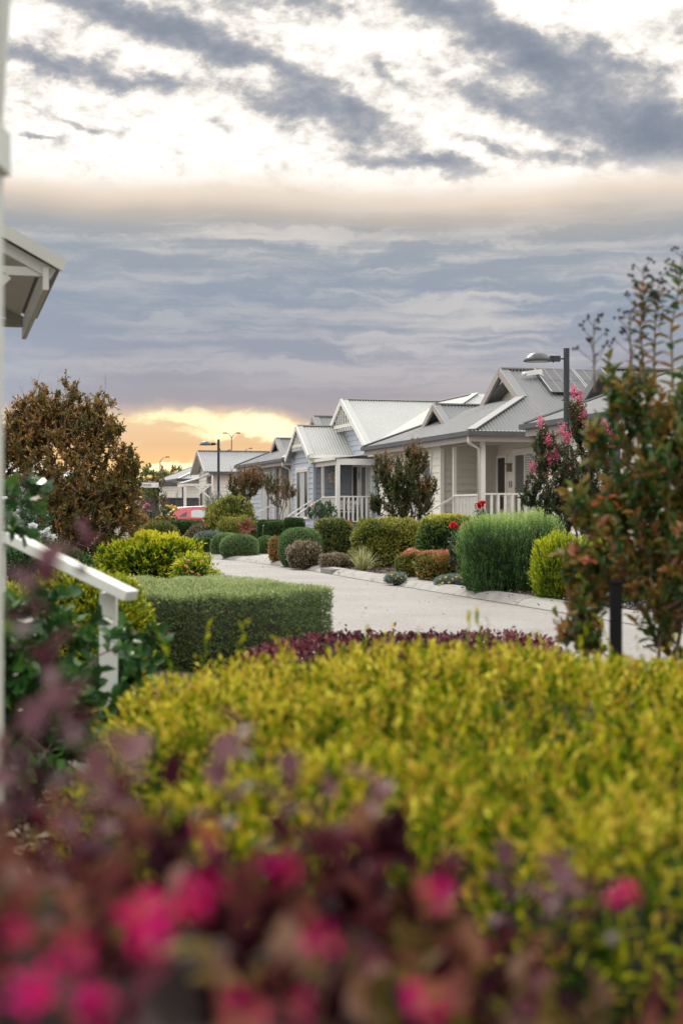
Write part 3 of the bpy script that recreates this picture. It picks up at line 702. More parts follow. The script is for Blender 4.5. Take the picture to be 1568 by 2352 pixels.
def house_eleven(a, s, z, name, label, wall, side, roofm, trim, full, extra_z=0.):
    H = House(name, a, s, label, wall, z); w = MB()
    # walls
    boards(w, (0, 7.9), (0, 2.05), .22, 3.36, (-1, 0))
    boards(w, (1.7, 2.05), (1.7, -1.1), .7, 3.36, (-1, 0))
    boards(w, (9, -1.1), (9, 7.9), .22, 3.36, (1, 0)); boards(w, (0, 7.9), (9, 7.9), .22, 3.36, (0, 1))
    H.part('wall', w, M[wall])
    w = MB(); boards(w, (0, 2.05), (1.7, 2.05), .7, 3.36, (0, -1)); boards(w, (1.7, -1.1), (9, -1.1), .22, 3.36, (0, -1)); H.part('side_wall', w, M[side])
    pl = MB(); pl.box(.03, 8.97, 2.1, 7.87, -.05, .215); pl.box(1.73, 8.97, -1.07, 2.1, -.05, .215); H.part('plinth', pl, M['fascia'])
    for x, y in ((0, 2.05), (1.7, -1.1), (0, 7.9)): q_ = MB(); q_.box(x - .045, x + .07, y - .05, y + .055, .2, 3.36); H.part('corner_trim', q_, M['white'])
    # roof
    A0, S0, Z0, S1 = -.45, -1.5, 3.39, 8.2
    ax = 1.6; rs = 1.58; rz_ = 5.31; gb = 4.405; hw = 1.43
    rf = MB()
    corr(rf, [(A0, S0, Z0), (ax, rs - hw, gb), (ax, rs + hw, gb), (.75, 5.35, 3.98), (A0, S1, Z0)], (0, 1, 0))
    corr(rf, [(A0, S0, Z0), (9.45, S0, Z0), (9.45, rs, rz_), (ax, rs, rz_), (ax, rs - hw, gb)], (1, 0, 0))
    corr(rf, [(A0, S1, Z0), (.75, 5.35, 3.98), (ax, rs + hw, gb), (ax, rs, rz_), (9.45, rs, rz_), (9.45, S1, Z0)][2:], (1, 0, 0))
    # small gablet
    gx, gs, gz, gw, gzb = .55, 4.2, 4.49, 1.13, 3.82
    corr(rf, [(gx, gs, gz), (2.4, gs, gz), (2.4, gs - gw, gzb), (gx, gs - gw, gzb)], (1, 0, 0)); corr(rf, [(gx, gs, gz), (2.4, gs, gz), (2.4, gs + gw, gzb), (gx, gs + gw, gzb)], (1, 0, 0))
    H.part('roof', rf, M[roofm])
    cp = MB(); up = (0, 0, 1)
    cp.beam((A0, S0, Z0 + .03), (ax, rs - hw, gb + .03), .26, .03); cp.beam((ax, rs, rz_ + .025), (9.45, rs, rz_ + .025), .2, .04); cp.beam((gx, gs, gz + .02), (2.2, gs, gz + .02), .18, .04)
    cp.beam((A0, S1, Z0 + .02), (.75, 5.35, 4.0), .2, .03)
    cp.beam((ax + .08, rs, rz_ + .03), (ax + .08, rs - hw, gb + .03), .26, .025); cp.beam((ax + .08, rs, rz_ + .03), (ax + .08, rs + hw, gb + .03), .26, .025)
    cp.beam((gx + .06, gs, gz + .025), (gx + .06, gs - gw, gzb + .025), .2, .025)
    H.part('ridge_cap', cp, M[roofm])
    gablet_trim(H, (ax, rs, rz_), (ax, rs + hw, gb), (ax, rs - hw, gb), M[trim], .2, .08)
    gablet_trim(H, (gx, gs, gz), (gx, gs + gw, gzb), (gx, gs - gw, gzb), M[trim], .17, .07)
    gw_ = MB(); boards(gw_, (ax + .45, rs + 1.3), (ax + .45, rs - 1.3), 4.4, 0, (-1, 0), peak=(.5, 5.22, 4.4)); boards(gw_, (gx + .4, gs + 1.), (gx + .4, gs - 1.), 3.85, 0, (-1, 0), peak=(.5, 4.42, 3.85)); H.part('gable_wall', gw_, M['cream'])
    H.gutter([((A0 - .06, S0 - .12, Z0 - .07), (A0 - .06, S1, Z0 - .07)), ((A0, S0 - .06, Z0 - .072), (9.45, S0 - .06, Z0 - .072))], M['gutter_dark'])
    fa = MB(); fa.box(A0 + .0, A0 + .03, S0 + .0, S1, Z0 - .28, Z0 - .13); H.part('fascia', fa, M['fascia']); fa = MB(); fa.box(A0 + .03, 9.4, S0, S0 + .03, Z0 - .28, Z0 - .13); H.part('fascia', fa, M['fascia'])
    sf = MB(); sf.box(A0 + .04, 9.4, S0 + .04, S1, Z0 - .2, Z0 - .17); H.part('soffit', sf, M['soffit'])
    dp = MB(); dp.tube([(A0 - .02, S0 + .12, Z0 - .1), (A0 - .02, S0 + .12, Z0 - .3), (-.09, -1.12, Z0 - .45), (-.09, -1.12, .1)], .045, 10); H.part('downpipe', dp, M['white'], smooth=True)
    # porch
    dk = MB(); dk.box(-.04, 1.68, -1.2, 2.03, .62, .72); H.part('deck', dk, M['deck'])
    sk = MB(); boards(sk, (-.02, 2.03), (-.02, -1.18), 0, .62, (-1, 0)); boards(sk, (-.02, -1.18), (1.7, -1.18), 0, .62, (0, -1)); H.part('deck_skirt', sk, M[wall])
    H.post(0, -1.15, .72, 3.2, .11); H.post(0, .98, .72, 3.2, .085); H.post(1.62, -1.15, .72, 3.2, .08)
    be = MB(); be.box(-.05, .05, -1.2, 2.03, 3.08, 3.2); be.box(.05, 1.68, -1.2, -1.1, 3.08, 3.2); H.part('porch_beam', be, M['fascia'])
    H.rail((0, -1.1), (0, .94), .72, 1.75, .105); H.rail((.05, -1.15), (1.58, -1.15), .72, 1.77, .19, bal=.06)
    st = MB()
    for i in range(4): st.box(-.32 - .28 * i, -.04 - .28 * i, 1.0, 2.0, 0, .58 - .15 * i)
    H.part('step', st, M['deck'])
    hr = MB(); hr.beam((0, .98, 1.72), (-1.1, .98, 1.12), .05, .05); hr.beam((-1.1, .98, 1.14), (-1.1, .98, 0), .05, .05, up=(0, 1, 0)); H.part('handrail', hr, M['white'])
    H.door('x', 1.7, 2.38 - .55, 2.38 - .05 + .12 - .42, .74, 2.86) if False else None
    H.door('x', 1.7, 1.32 + .05, 2.0 - .06, .74, 2.82)
    H.window('x', 1.7, -.72, .72, .95, 2.92, panes=2, fill=('slat_blind', 'slat_dark'))
    H.window('x', 0, 2.75, 4.6, .7, 2.86, panes=3, fill=('glass', 'curtain', 'curtain'))
    if full:
        H.window('x', 0, 5.6, 6.9, 1.4, 2.86, panes=2)
        lt = MB(); lt.box(1.56, 1.67, .98, 1.08, 2.42, 2.62); lt.box(1.52, 1.67, .95, 1.11, 2.62, 2.65); H.part('wall_light', lt, mat('light_bronze', (.20, .15, .13), .5))
        for k_ in (0, 1):
            tx = text_mesh('house_number', '1', .26, M['black'], H.o, .006, 'CENTER'); tx.location = (1.655, 1.09 - .13 * k_, 1.98); tx.rotation_euler = (R(90), 0, R(-90))
    return H

F_ = house_eleven(0, 0, 0, 'house', 'cream weatherboard house numbered 11 with grey steel roof and solar panels', 'cream', 'cream_shaded', 'roof_grey', 'fascia', True)
D_ = house_eleven(.15, 21.7, .08, 'house', 'slate weatherboard house with grey roof, between the pale-roofed blue house and the red car', 'blue', 'blue_dark', 'roof_grey', 'fascia', False)

# solar panels on the slope of number 11, each panel its own piece of the house
def on_slope(a, s, lift=.1): return Vector((a, s, 3.39 + (s + 1.5) * .623 + lift))
for i in range(5):
    a0 = 2.5 + i * 1.2
    pn = MB(); P = [on_slope(a0 + .03, .22), on_slope(a0 + 1.17, .22), on_slope(a0 + 1.17, 1.42), on_slope(a0 + .03, 1.42)]
    pn.prism(P, (0, -.02, .035)); po = pn.build('solar_panel', M['panel'], F_.o)
    fr = MB()
    for p, q in ((0, 1), (1, 2), (2, 3), (3, 0)): fr.beam(P[p] + Vector((0, -.02, .035)), P[q] + Vector((0, -.02, .035)), .03, .02)
    for t in (.25, .5, .75): fr.beam(P[0].lerp(P[1], t) + Vector((0, -.022, .037)), P[3].lerp(P[2], t) + Vector((0, -.022, .037)), .012, .006)
    fr.beam(P[0].lerp(P[3], .5) + Vector((0, -.022, .037)), P[1].lerp(P[2], .5) + Vector((0, -.022, .037)), .014, .006)
    fr.build('frame', M['panel_line'], po)
vt = MB(); c0 = on_slope(2.1, 1.0, .2); vt.beam(c0, c0 + Vector((.5, .1, .08)), .16, .13); vt.tube([c0 + Vector((-.02, 0, 0)), c0 + Vector((-.1, 0, -.02))], .05, 8); vt.tube([c0 + Vector((.4, 0, 0)), c0 + Vector((.75, .1, -.1))], .02, 6)
F_.part('roof_vent', vt, M['white'])
# lean-to eave beside number 11's porch
le = MB(); le.beam((1.25, -1.75, 3.2), (3.2, -1.75, 3.2), .14, .14); F_.part('eave_trim', le, M['gutter_dark'])

# ---- pale-roofed blue house
def blue_house():
    H = House('house', 0, 0, 'blue weatherboard house with pale roof, two slatted gables and a white porch', 'blue')
    w = MB()
    boards(w, (-.1, 19.3), (-.1, 16.0), .2, 3.4, (-1, 0)); boards(w, (-.1, 19.3), (-.1, 16.0), 3.4, 0, (-1, 0), peak=(.5, 4.42, 3.4))
    boards(w, (1.4, 16.0), (1.4, 12.9), .8, 3.4, (-1, 0)); boards(w, (1.4, 12.9), (1.4, 8.7), .2, 3.5, (-1, 0))
    boards(w, (1.4, 19.2), (1.4, 13.0), 3.4, 0, (-1, 0), peak=(.5, 5.35, 3.55))
    boards(w, (1.4, 8.7), (10, 8.7), .2, 3.5, (0, -1)); boards(w, (-.1, 19.3), (10, 19.3), .2, 3.5, (0, 1)); boards(w, (10, 8.7), (10, 19.3), .2, 3.5, (1, 0))
    H.part('wall', w, M['blue'])
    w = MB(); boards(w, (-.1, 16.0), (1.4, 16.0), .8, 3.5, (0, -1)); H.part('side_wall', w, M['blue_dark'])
    for x, y in ((-.1, 16.0), (-.1, 19.3)): q_ = MB(); q_.box(x - .045, x + .06, y - .045, y + .06, .2, 3.4); H.part('corner_trim', q_, M['blue'])
    pl = MB(); pl.box(0, 9.9, 16.1, 19.2, -.05, .195); pl.box(1.5, 9.9, 8.8, 16.1, -.05, .195); H.part('plinth', pl, M['blue_dark'])
    # main gable and small gable roofs
    rf = MB(); A, Z, c, hw, ez = 1.0, 5.56, 16.1, 3.45, 3.57
    corr(rf, [(A, c, Z), (4.9, c, Z), (A + .05, c - hw, ez), (A, c - hw, ez)], (1, 0, 0)); corr(rf, [(A, c, Z), (10, c, Z), (10, c + hw, ez), (A, c + hw, ez)], (1, 0, 0))
    corr(rf, [(.95, 12.7, 3.56), (.95, 8.3, 3.56), (4.9, 12.2, 5.54), (4.9, 16.1, 5.55)], (0, 1, 0)); corr(rf, [(.95, 8.3, 3.56), (10, 8.3, 3.56), (10, 12.2, 5.54), (4.9, 12.2, 5.54)], (1, 0, 0))
    sA, sZ, sc_, sw, se = -.4, 4.62, 17.5, 1.85, 3.42
    corr(rf, [(sA, sc_, sZ), (1.4, sc_, sZ), (1.4, sc_ - sw, se), (sA, sc_ - sw, se)], (1, 0, 0), .11, .013); corr(rf, [(sA, sc_, sZ), (1.4, sc_, sZ), (1.4, sc_ + sw, se), (sA, sc_ + sw, se)], (1, 0, 0), .11, .013)
    H.part('roof', rf, M['roof_pale'])
    cp = MB(); cp.beam((A, c, Z + .02), (4.9, c, Z + .02), .2, .04); cp.beam((4.9, c, Z + .01), (4.9, 12.2, Z + .01), .2, .04); cp.beam((.95, 8.3, 3.6), (4.9, 12.2, 5.57), .2, .03); cp.beam((sA, sc_, sZ + .02), (1.4, sc_, sZ + .02), .2, .04)
    for x, cc, zz, ww, e in ((A + .1, c, Z, hw, ez), (sA + .1, sc_, sZ, sw, se)):
        for sg in (-1, 1): cp.beam((x, cc, zz + .03), (x, cc + sg * ww, e + .03), .22, .025)
    H.part('ridge_cap', cp, M['roof_pale'])
    gablet_trim(H, (A, c, Z), (A, c + hw, ez), (A, c - hw, ez), M['white'], .2, .05); gablet_trim(H, (sA, sc_, sZ), (sA, sc_ + sw, se), (sA, sc_ - sw, se), M['white'], .18, .05)
    for x, cc, zz, zb, ww in ((A + .02, c, 5.56, 4.55, 1.6), (sA + .02, sc_, 4.62, 3.85, 1.15)):
        s_ = MB(); s_.box(x, x + .05, cc - ww, cc + ww, zb - .06, zb + .06)
        for k in range(-4, 5):
            y = cc + k * ww / 5.2; zt = zz - .12 - abs(k * ww / 5.2) * (zz - zb) / ww * .95
            if zt > zb: s_.box(x + .005, x + .04, y - .035, y + .035, zb - .2, zt)
        H.part('gable_slats', s_, M['white'])
    # soffits in the overhangs
    so_ = MB(); so_.poly([(A, c - hw, ez - .06), (1.42, c - hw, ez - .06), (1.42, c, Z - .06), (A, c, Z - .06)]); so_.poly([(A, c + hw, ez - .06), (1.42, c + hw, ez - .06), (1.42, c, Z - .06), (A, c, Z - .06)]); H.part('soffit', so_, M['soffit'])
    H.gutter([((sA, sc_ - sw - .05, se - .05), (1.1, sc_ - sw - .05, se - .05)), ((.9, 12.6, 3.5), (.9, 8.2, 3.5)), ((.85, 8.24, 3.5), (10, 8.24, 3.5))], M['white'], .13, .12)
    fa = MB(); fa.box(sA, 1.1, sc_ - sw + .0, sc_ - sw + .03, se - .26, se - .1); H.part('fascia', fa, M['white']); fa = MB(); fa.box(.98, 1.0, 8.3, 12.6, 3.25, 3.44); H.part('fascia', fa, M['white'])
    # porch
    be = MB(); be.box(-.06, .06, 12.95, 16.0, 2.98, 3.2); be.box(.06, 1.4, 12.95, 13.07, 2.98, 3.2); H.part('porch_beam', be, M['white'])
    rr = MB(); rr.add([(-.12, 12.9, 3.22), (1.42, 12.9, 3.38), (1.42, 16.0, 3.38), (-.12, 16.0, 3.22), (-.12, 12.9, 3.26), (1.42, 12.9, 3.42), (1.42, 16.0, 3.42), (-.12, 16.0, 3.26)], [(0, 3, 2, 1), (4, 5, 6, 7), (0, 1, 5, 4), (3, 7, 6, 2), (0, 4, 7, 3)]); H.part('porch_roof', rr, M['white'])
    H.gutter([((-.17, 12.9, 3.2), (-.17, 16.4, 3.2))], M['white'], .11, .1)
    H.post(0, 13.0, .86, 2.98, .12); H.post(-.0, 13.14, .86, 2.98, .1); H.post(0, 15.1, .86, 2.98, .09)
    dk = MB(); dk.box(-.08, 1.38, 12.92, 15.98, .76, .86); H.part('deck', dk, M['deck'])
    sk = MB(); boards(sk, (-.05, 15.98), (-.05, 12.95), 0, .76, (-1, 0)); boards(sk, (-.05, 12.95), (1.4, 12.95), 0, .76, (0, -1)); H.part('deck_skirt', sk, M['blue'])
    H.rail((0, 13.2), (0, 15.06), .86, 1.84, .11); H.rail((.06, 13.0), (1.38, 13.0), .86, 1.85, .165, bal=.06)
    st = MB()
    for i in range(4): st.box(-.36 - .28 * i, -.08 - .28 * i, 15.1, 16.1, 0, .7 - .18 * i)
    H.part('step', st, M['deck'])
    for y in (15.1, 16.15):
        hr = MB(); hr.tube([(0, y, 1.80), (-.15, y, 1.74), (-.95, y, 1.22), (-1.05, y, 1.14), (-1.08, y, 1.02), (-1.08, y, 0)], .026, 8); H.part('handrail', hr, M['white'], smooth=True)
    H.door('x', 1.4, 15.15, 15.8, .88, 2.98); H.window('x', 1.4, 13.35, 14.75, 1.0, 3.02, panes=2, fill=('curtain', 'blind_dark'))
    H.window('x', -.1, 16.7, 18.6, 1.08, 2.92, panes=3, fill=('glass', 'curtain', 'glass'))
    gd = MB()
    for i in range(5): gd.box(1.345, 1.385, 9.3, 12.1, .2 + i * .46, .2 + i * .46 + .45)
    H.part('garage_door', gd, M['white'])
    lt = MB(); lt.box(1.26, 1.36, 14.88, 14.98, 2.52, 2.75); H.part('wall_light', lt, M['steel'])
    dp = MB(); dp.tube([(.75, sc_ - sw - .05, se - .1), (.75, sc_ - sw + .02, 3.25)], .045, 8); H.part('downpipe', dp, M['white'])
    bx = MB(); bx.beam((2.0, 9.5, 4.0), (2.9, 9.5, 4.25), .5, .32); H.part('roof_unit', bx, M['white'])
    return H
E_ = blue_house()

# carved flower ornament on the porch wall
fo = thing('wall_ornament', street(.62, 15.93, 2.6), 'cream carved flower hung on the shaded side wall of the blue porch', 'wall ornament', rz=YAW)
M['ornament'] = leafmat('cream_petals', [(.55, .5, .4), (.72, .67, .56)], 0, .7)
P, A, N_, Ls = [], [], [], []
for k in range(4):
    for j in range(6 + k):
        t = 6.28 * j / (6 + k) + k * .4; a = np.array([math.cos(t), -.55 + .14 * k, math.sin(t)]); P.append(np.array([math.cos(t), 0, math.sin(t)]) * .035 * k + np.array([0, -.06 + .015 * k, 0])); A.append(a); N_.append((-math.cos(t) * .3, -1, -math.sin(t) * .3)); Ls.append(.11 + .012 * k)
Ls = np.array(Ls); Vv, Ff, Tt = leaves(np.array(P), nrm(np.array(A)), nrm(np.array(N_)), Ls, Ls * .95, np.random.default_rng(2).uniform(0, 1, len(Ls)), 'l'); mesh_np('petals', Vv, Ff, [M['ornament']], None, Tt, fo)
bk = MB(); bk.tube([(0, .05, 0), (0, .0, 0)], .06, 10); bk.build('backing', M['ornament'], fo)

# porch table and chairs of the blue house
tb = thing('patio_table', street(.75, 14.0, .86), 'small porch table with dark legs behind the blue house railing', 'table', rz=YAW)
b = MB(); b.box(-.3, .3, -.3, .3, .68, .71); b.build('tabletop', M['deck'], tb)
for x in (-.25, .25):
    for y in (-.25, .25): b = MB(); b.beam((x, y, 0), (x, y, .68), .03, .03, up=(0, 1, 0)); b.build('leg', M['black'], tb)
for i, (a, s, rz, lb) in enumerate(((.35, 13.6, .3, 'white seated patio chair nearest the corner post of the blue porch'), (1.05, 14.6, 2.6, 'white seated patio chair by the dark door of the blue porch'))):
    ch = thing('patio_chair', street(a, s, .86), lb, 'chair', 'chairs on the blue porch', rz=YAW + rz)
    b = MB(); b.box(-.22, .22, -.22, .22, .43, .47); b.build('seat', M['white'], ch)
    b = MB(); b.box(-.22, .22, .2, .23, .52, .86); b.build('backrest', M['white'], ch)
    for x in (-.2, .2):
        for y in (-.2, .2): b = MB(); b.tube([(x, y, 0), (x, y, .43 if y < 0 else .6)], .012, 6); b.build('leg', M['black'], ch)
pp = thing('potted_plant', street(.75, 14.0, 1.571), 'small leafy plant in a pale pot on the porch table', 'potted plant')
b = MB(); b.lathe((0, 0, 0), [(0, 0), (.07, 0), (.09, .13), (.085, .13), (.06, .1), (0, .1)], 14); b.build('pot', M['white'], pp, smooth=True)
p, nn = se_points(60, (.09, .09, .09), 2, r=rng); Vv, Ff, Tt = sprigs(p * .4, nn, .12, 4, .06, .025, r=rng); mesh_np('leaves', Vv + [0, 0, .17], Ff, [leafmat('pot_leaf', [(.05, .12, .03), (.12, .2, .06)])], None, Tt, pp)
pp = thing('potted_plant', street(.35, 12.85, .0), 'red geranium in a pot at the foot of the blue porch corner', 'potted plant')
b = MB(); b.lathe((0, 0, .5), [(0, 0), (.12, 0), (.15, .2), (.14, .2), (.1, .16), (0, .16)], 14); b.build('pot', M['terracotta'], pp, smooth=True)
b = MB(); b.box(-.14, .14, -.14, .14, 0, .5); b.build('stand', M['deck'], pp)
p, nn = se_points(80, (.14, .14, .12), 2, r=rng); Vv, Ff, Tt = sprigs(p * .5, nn, .14, 5, .05, .045, r=rng); mesh_np('leaves', Vv + [0, 0, .75], Ff, [leafmat('geranium_leaf', [(.04, .1, .03), (.1, .18, .06)])], None, Tt, pp)
M['red'] = leafmat('red_petals', [(.55, .01, .015), (.75, .03, .04)], .25); M['pink'] = leafmat('pink_petals', [(.62, .10, .20), (.75, .25, .36), (.85, .45, .52)], .3)
for q in range(3): bloom('bloom', pp, (-.1 + .09 * q, -.05, .93), .07, M['red'], q)

# ---- farther houses
def gable_house():
    H = House('house', 0, 0, 'white weatherboard house with front gable and lean-to entry awning, behind the far dark lamp post', 'cream')
    w = MB(); boards(w, (.1, 42.3), (.1, 38.4), .2, 3.4, (-1, 0)); boards(w, (.1, 42.3), (.1, 38.4), 3.4, 0, (-1, 0), peak=(.5, 4.45, 3.4)); boards(w, (.1, 38.4), (9, 38.4), .2, 3.42, (0, -1)); boards(w, (.1, 42.3), (9, 42.3), .2, 3.42, (0, 1)); boards(w, (9, 38.4), (9, 42.3), .2, 3.4, (1, 0)); H.part('wall', w, M['cream'])
    rf = MB(); c, Z, hw, ez = 40.35, 4.6, 2.2, 3.43
    for sg in (-1, 1): corr(rf, [(-.35, c, Z), (9.4, c, Z), (9.4, c + sg * hw, ez), (-.35, c + sg * hw, ez)], (1, 0, 0), .13, .016)
    H.part('roof', rf, M['roof_mid'])
    cp = MB(); cp.beam((-.35, c, Z + .02), (9.4, c, Z + .02), .2, .04); H.part('ridge_cap', cp, M['roof_mid'])
    gablet_trim(H, (-.33, c, Z), (-.33, c + hw, ez), (-.33, c - hw, ez), M['fascia'], .2, .05)
    H.gutter([((-.1, c - hw - .05, ez - .08), (9.4, c - hw - .05, ez - .08))], M['gutter_dark'], .15)
    so_ = MB(); so_.poly([(-.35, c - hw, ez - .08), (.1, c - hw, ez - .08), (.1, c, Z - .08), (-.35, c, Z - .08)]); so_.poly([(-.35, c + hw, ez - .08), (.1, c + hw, ez - .08), (.1, c, Z - .08), (-.35, c, Z - .08)]); H.part('soffit', so_, M['soffit'])
    H.window('x', .1, 38.9, 40.2, .9, 2.7, panes=2, fill=('glass', 'curtain')); H.window('y', 38.4, 1.2, 2.4, 1.2, 2.6, panes=2); H.door('x', .1, 41.0, 41.8, .3, 2.4, m='fence')
    aw = MB(); aw.add([(.05, 37.9, 3.22), (-1.5, 37.9, 2.78), (-1.5, 40, 2.78), (.05, 40, 3.22), (.05, 37.9, 3.28), (-1.5, 37.9, 2.84), (-1.5, 40, 2.84), (.05, 40, 3.28)], [(0, 1, 2, 3), (4, 7, 6, 5), (0, 4, 5, 1), (3, 2, 6, 7), (1, 5, 6, 2)]); H.part('awning', aw, M['roof_mid'])
    ab = MB(); ab.beam((-1.45, 37.95, 2.7), (-1.45, 39.95, 2.7), .08, .16); ab.beam((.05, 37.95, 2.72), (-1.45, 37.95, 2.72), .06, .12); ab.beam((-.1, 37.95, 2.05), (-.9, 37.95, 2.7), .06, .08); ab.beam((-.1, 37.95, 2.7), (-.75, 37.95, 2.2), .06, .08); ab.beam((.03, 37.95, .2), (.03, 37.95, 3.2), .1, .1, up=(0, 1, 0)); H.part('awning_bracket', ab, M['white'])
    H.post(-1.4, 38.0, 0, 2.65, .13)
    cn = MB(); cn.box(-2.4, -1.0, 40.4, 42.6, 2.72, 2.9); H.part('canopy', cn, M['gutter_dark']); H.post(-2.3, 40.5, 0, 2.72, .14)
    return H
gable_house()

def hip_house(a, s, w_, l, ez, rz_, label, wall, roofm, gut, wins=(), z=0.):
    H = House('house', a, s, label, wall, z); x1, y1 = w_, l; ov = .45
    w = MB(); boards(w, (0, y1), (0, 0), .15, ez, (-1, 0)); boards(w, (0, 0), (x1, 0), .15, ez, (0, -1)); boards(w, (x1, 0), (x1, y1), .15, ez, (1, 0)); boards(w, (0, y1), (x1, y1), .15, ez, (0, 1)); H.part('wall', w, M[wall])
    r0 = min(w_, l) / 2 + ov; rf = MB(); A, B, C, D = (-ov, -ov, ez), (x1 + ov, -ov, ez), (x1 + ov, y1 + ov, ez), (-ov, y1 + ov, ez)
    if l >= w_: p, q = (x1 / 2, r0 - ov, rz_), (x1 / 2, y1 - r0 + ov, rz_)
    else: p, q = (r0 - ov, y1 / 2, rz_), (x1 - r0 + ov, y1 / 2, rz_)
    per = .16
    if l >= w_:
        corr(rf, [A, p, q, D], (0, 1, 0), per, .018); corr(rf, [A, B, p], (1, 0, 0), per, .018); corr(rf, [B, C, q, p], (0, 1, 0), per, .018); corr(rf, [D, q, C], (1, 0, 0), per, .018); hips = ((A, p), (B, p), (C, q), (D, q), (p, q))
    else:
        corr(rf, [A, B, q, p], (1, 0, 0), per, .018); corr(rf, [D, p, q, C], (1, 0, 0), per, .018); corr(rf, [A, p, D], (0, 1, 0), per, .018); corr(rf, [B, C, q], (0, 1, 0), per, .018); hips = ((A, p), (D, p), (B, q), (C, q), (p, q))
    H.part('roof', rf, M[roofm]); cp = MB()
    for u, v in hips: cp.beam((u[0], u[1], u[2] + .02), (v[0], v[1], v[2] + .02), .22, .035)
    H.part('ridge_cap', cp, M[roofm])
    H.gutter([((-ov - .05, -ov, ez - .06), (-ov - .05, y1 + ov, ez - .06)), ((-ov, -ov - .05, ez - .06), (x1 + ov, -ov - .05, ez - .06))], M[gut], .14)
    so_ = MB(); so_.box(-ov, x1 + ov, -ov, y1 + ov, ez - .2, ez - .15); H.part('soffit', so_, M['soffit'])
    for wn in wins: H.window(*wn)
    return H
B_ = hip_house(1.45, 56.0, 8, 10.6, 3.45, 5.35, 'white weatherboard house with hipped roof and satellite dish, behind the dark fence', 'cream', 'roof_mid', 'gutter_dark', [('x', 0, 2.2, 2.9, 1.3, 2.6), ('x', 0, 7, 8.2, 1.3, 2.6), ('y', 0, 2.4, 4.2, 1.0, 2.8)])
dp = MB(); dp.beam((-.06, -.05, 0), (-.06, -.05, 3.35), .14, .1, up=(0, 1, 0)); B_.part('downpipe', dp, M['gutter_dark'])
ds = MB(); ds.tube([(3.2, 2.6, 4.8), (3.2, 2.6, 5.7)], .03, 6); ds.lathe((3.2, 2.6, 5.5), [(.02, .0), (.25, .05), (.42, .14), (.44, .16), (.25, .09), (.02, .03)], 18)
dso = MB(); dso.tube([(0, 0, -.6), (0, 0, 0)], .04, 6); dso.tube([(0, 0, 0), (.1, -.3, .05)], .03, 6)
for i in range(10):
    t0, t1 = 6.283 * i / 10, 6.283 * (i + 1) / 10; dso.add([(.06, -.1, 0), (.06 + .12 * math.cos(t0), -.06 + .45 * math.sin(t0) * .4, .55 * math.cos(t0) * .0 + .5 * math.sin(t0)), (.06 + .12 * math.cos(t1), -.06 + .45 * math.sin(t1) * .4, .5 * math.sin(t1))], [(0, 1, 2)])
d_ = B_.part('satellite_dish', dso, M['black']); d_.location = (1.6, 3.2, 4.75); d_.rotation_euler = (0, R(25), R(30))
an = MB(); an.tube([(2.6, 1.2, 4.4), (2.6, 1.2, 5.5)], .03, 6); an.tube([(2.3, 1.2, 5.3), (3.1, 1.2, 5.3)], .025, 6); an.tube([(2.95, 1.2, 5.3), (3.3, 1.2, 5.42)], .06, 6); B_.part('antenna', an, M['black'])
hip_house(-12.3, 72.5, 9, 10, 4.0, 5.7, 'farthest blue-grey house with pale hipped roof, beside the brown tree', 'blue', 'roof_pale', 'white', [('y', 0, 6.2, 7.6, 1.4, 3.0), ('y', 0, 3, 4.2, 1.4, 3.0)], z=-.1)

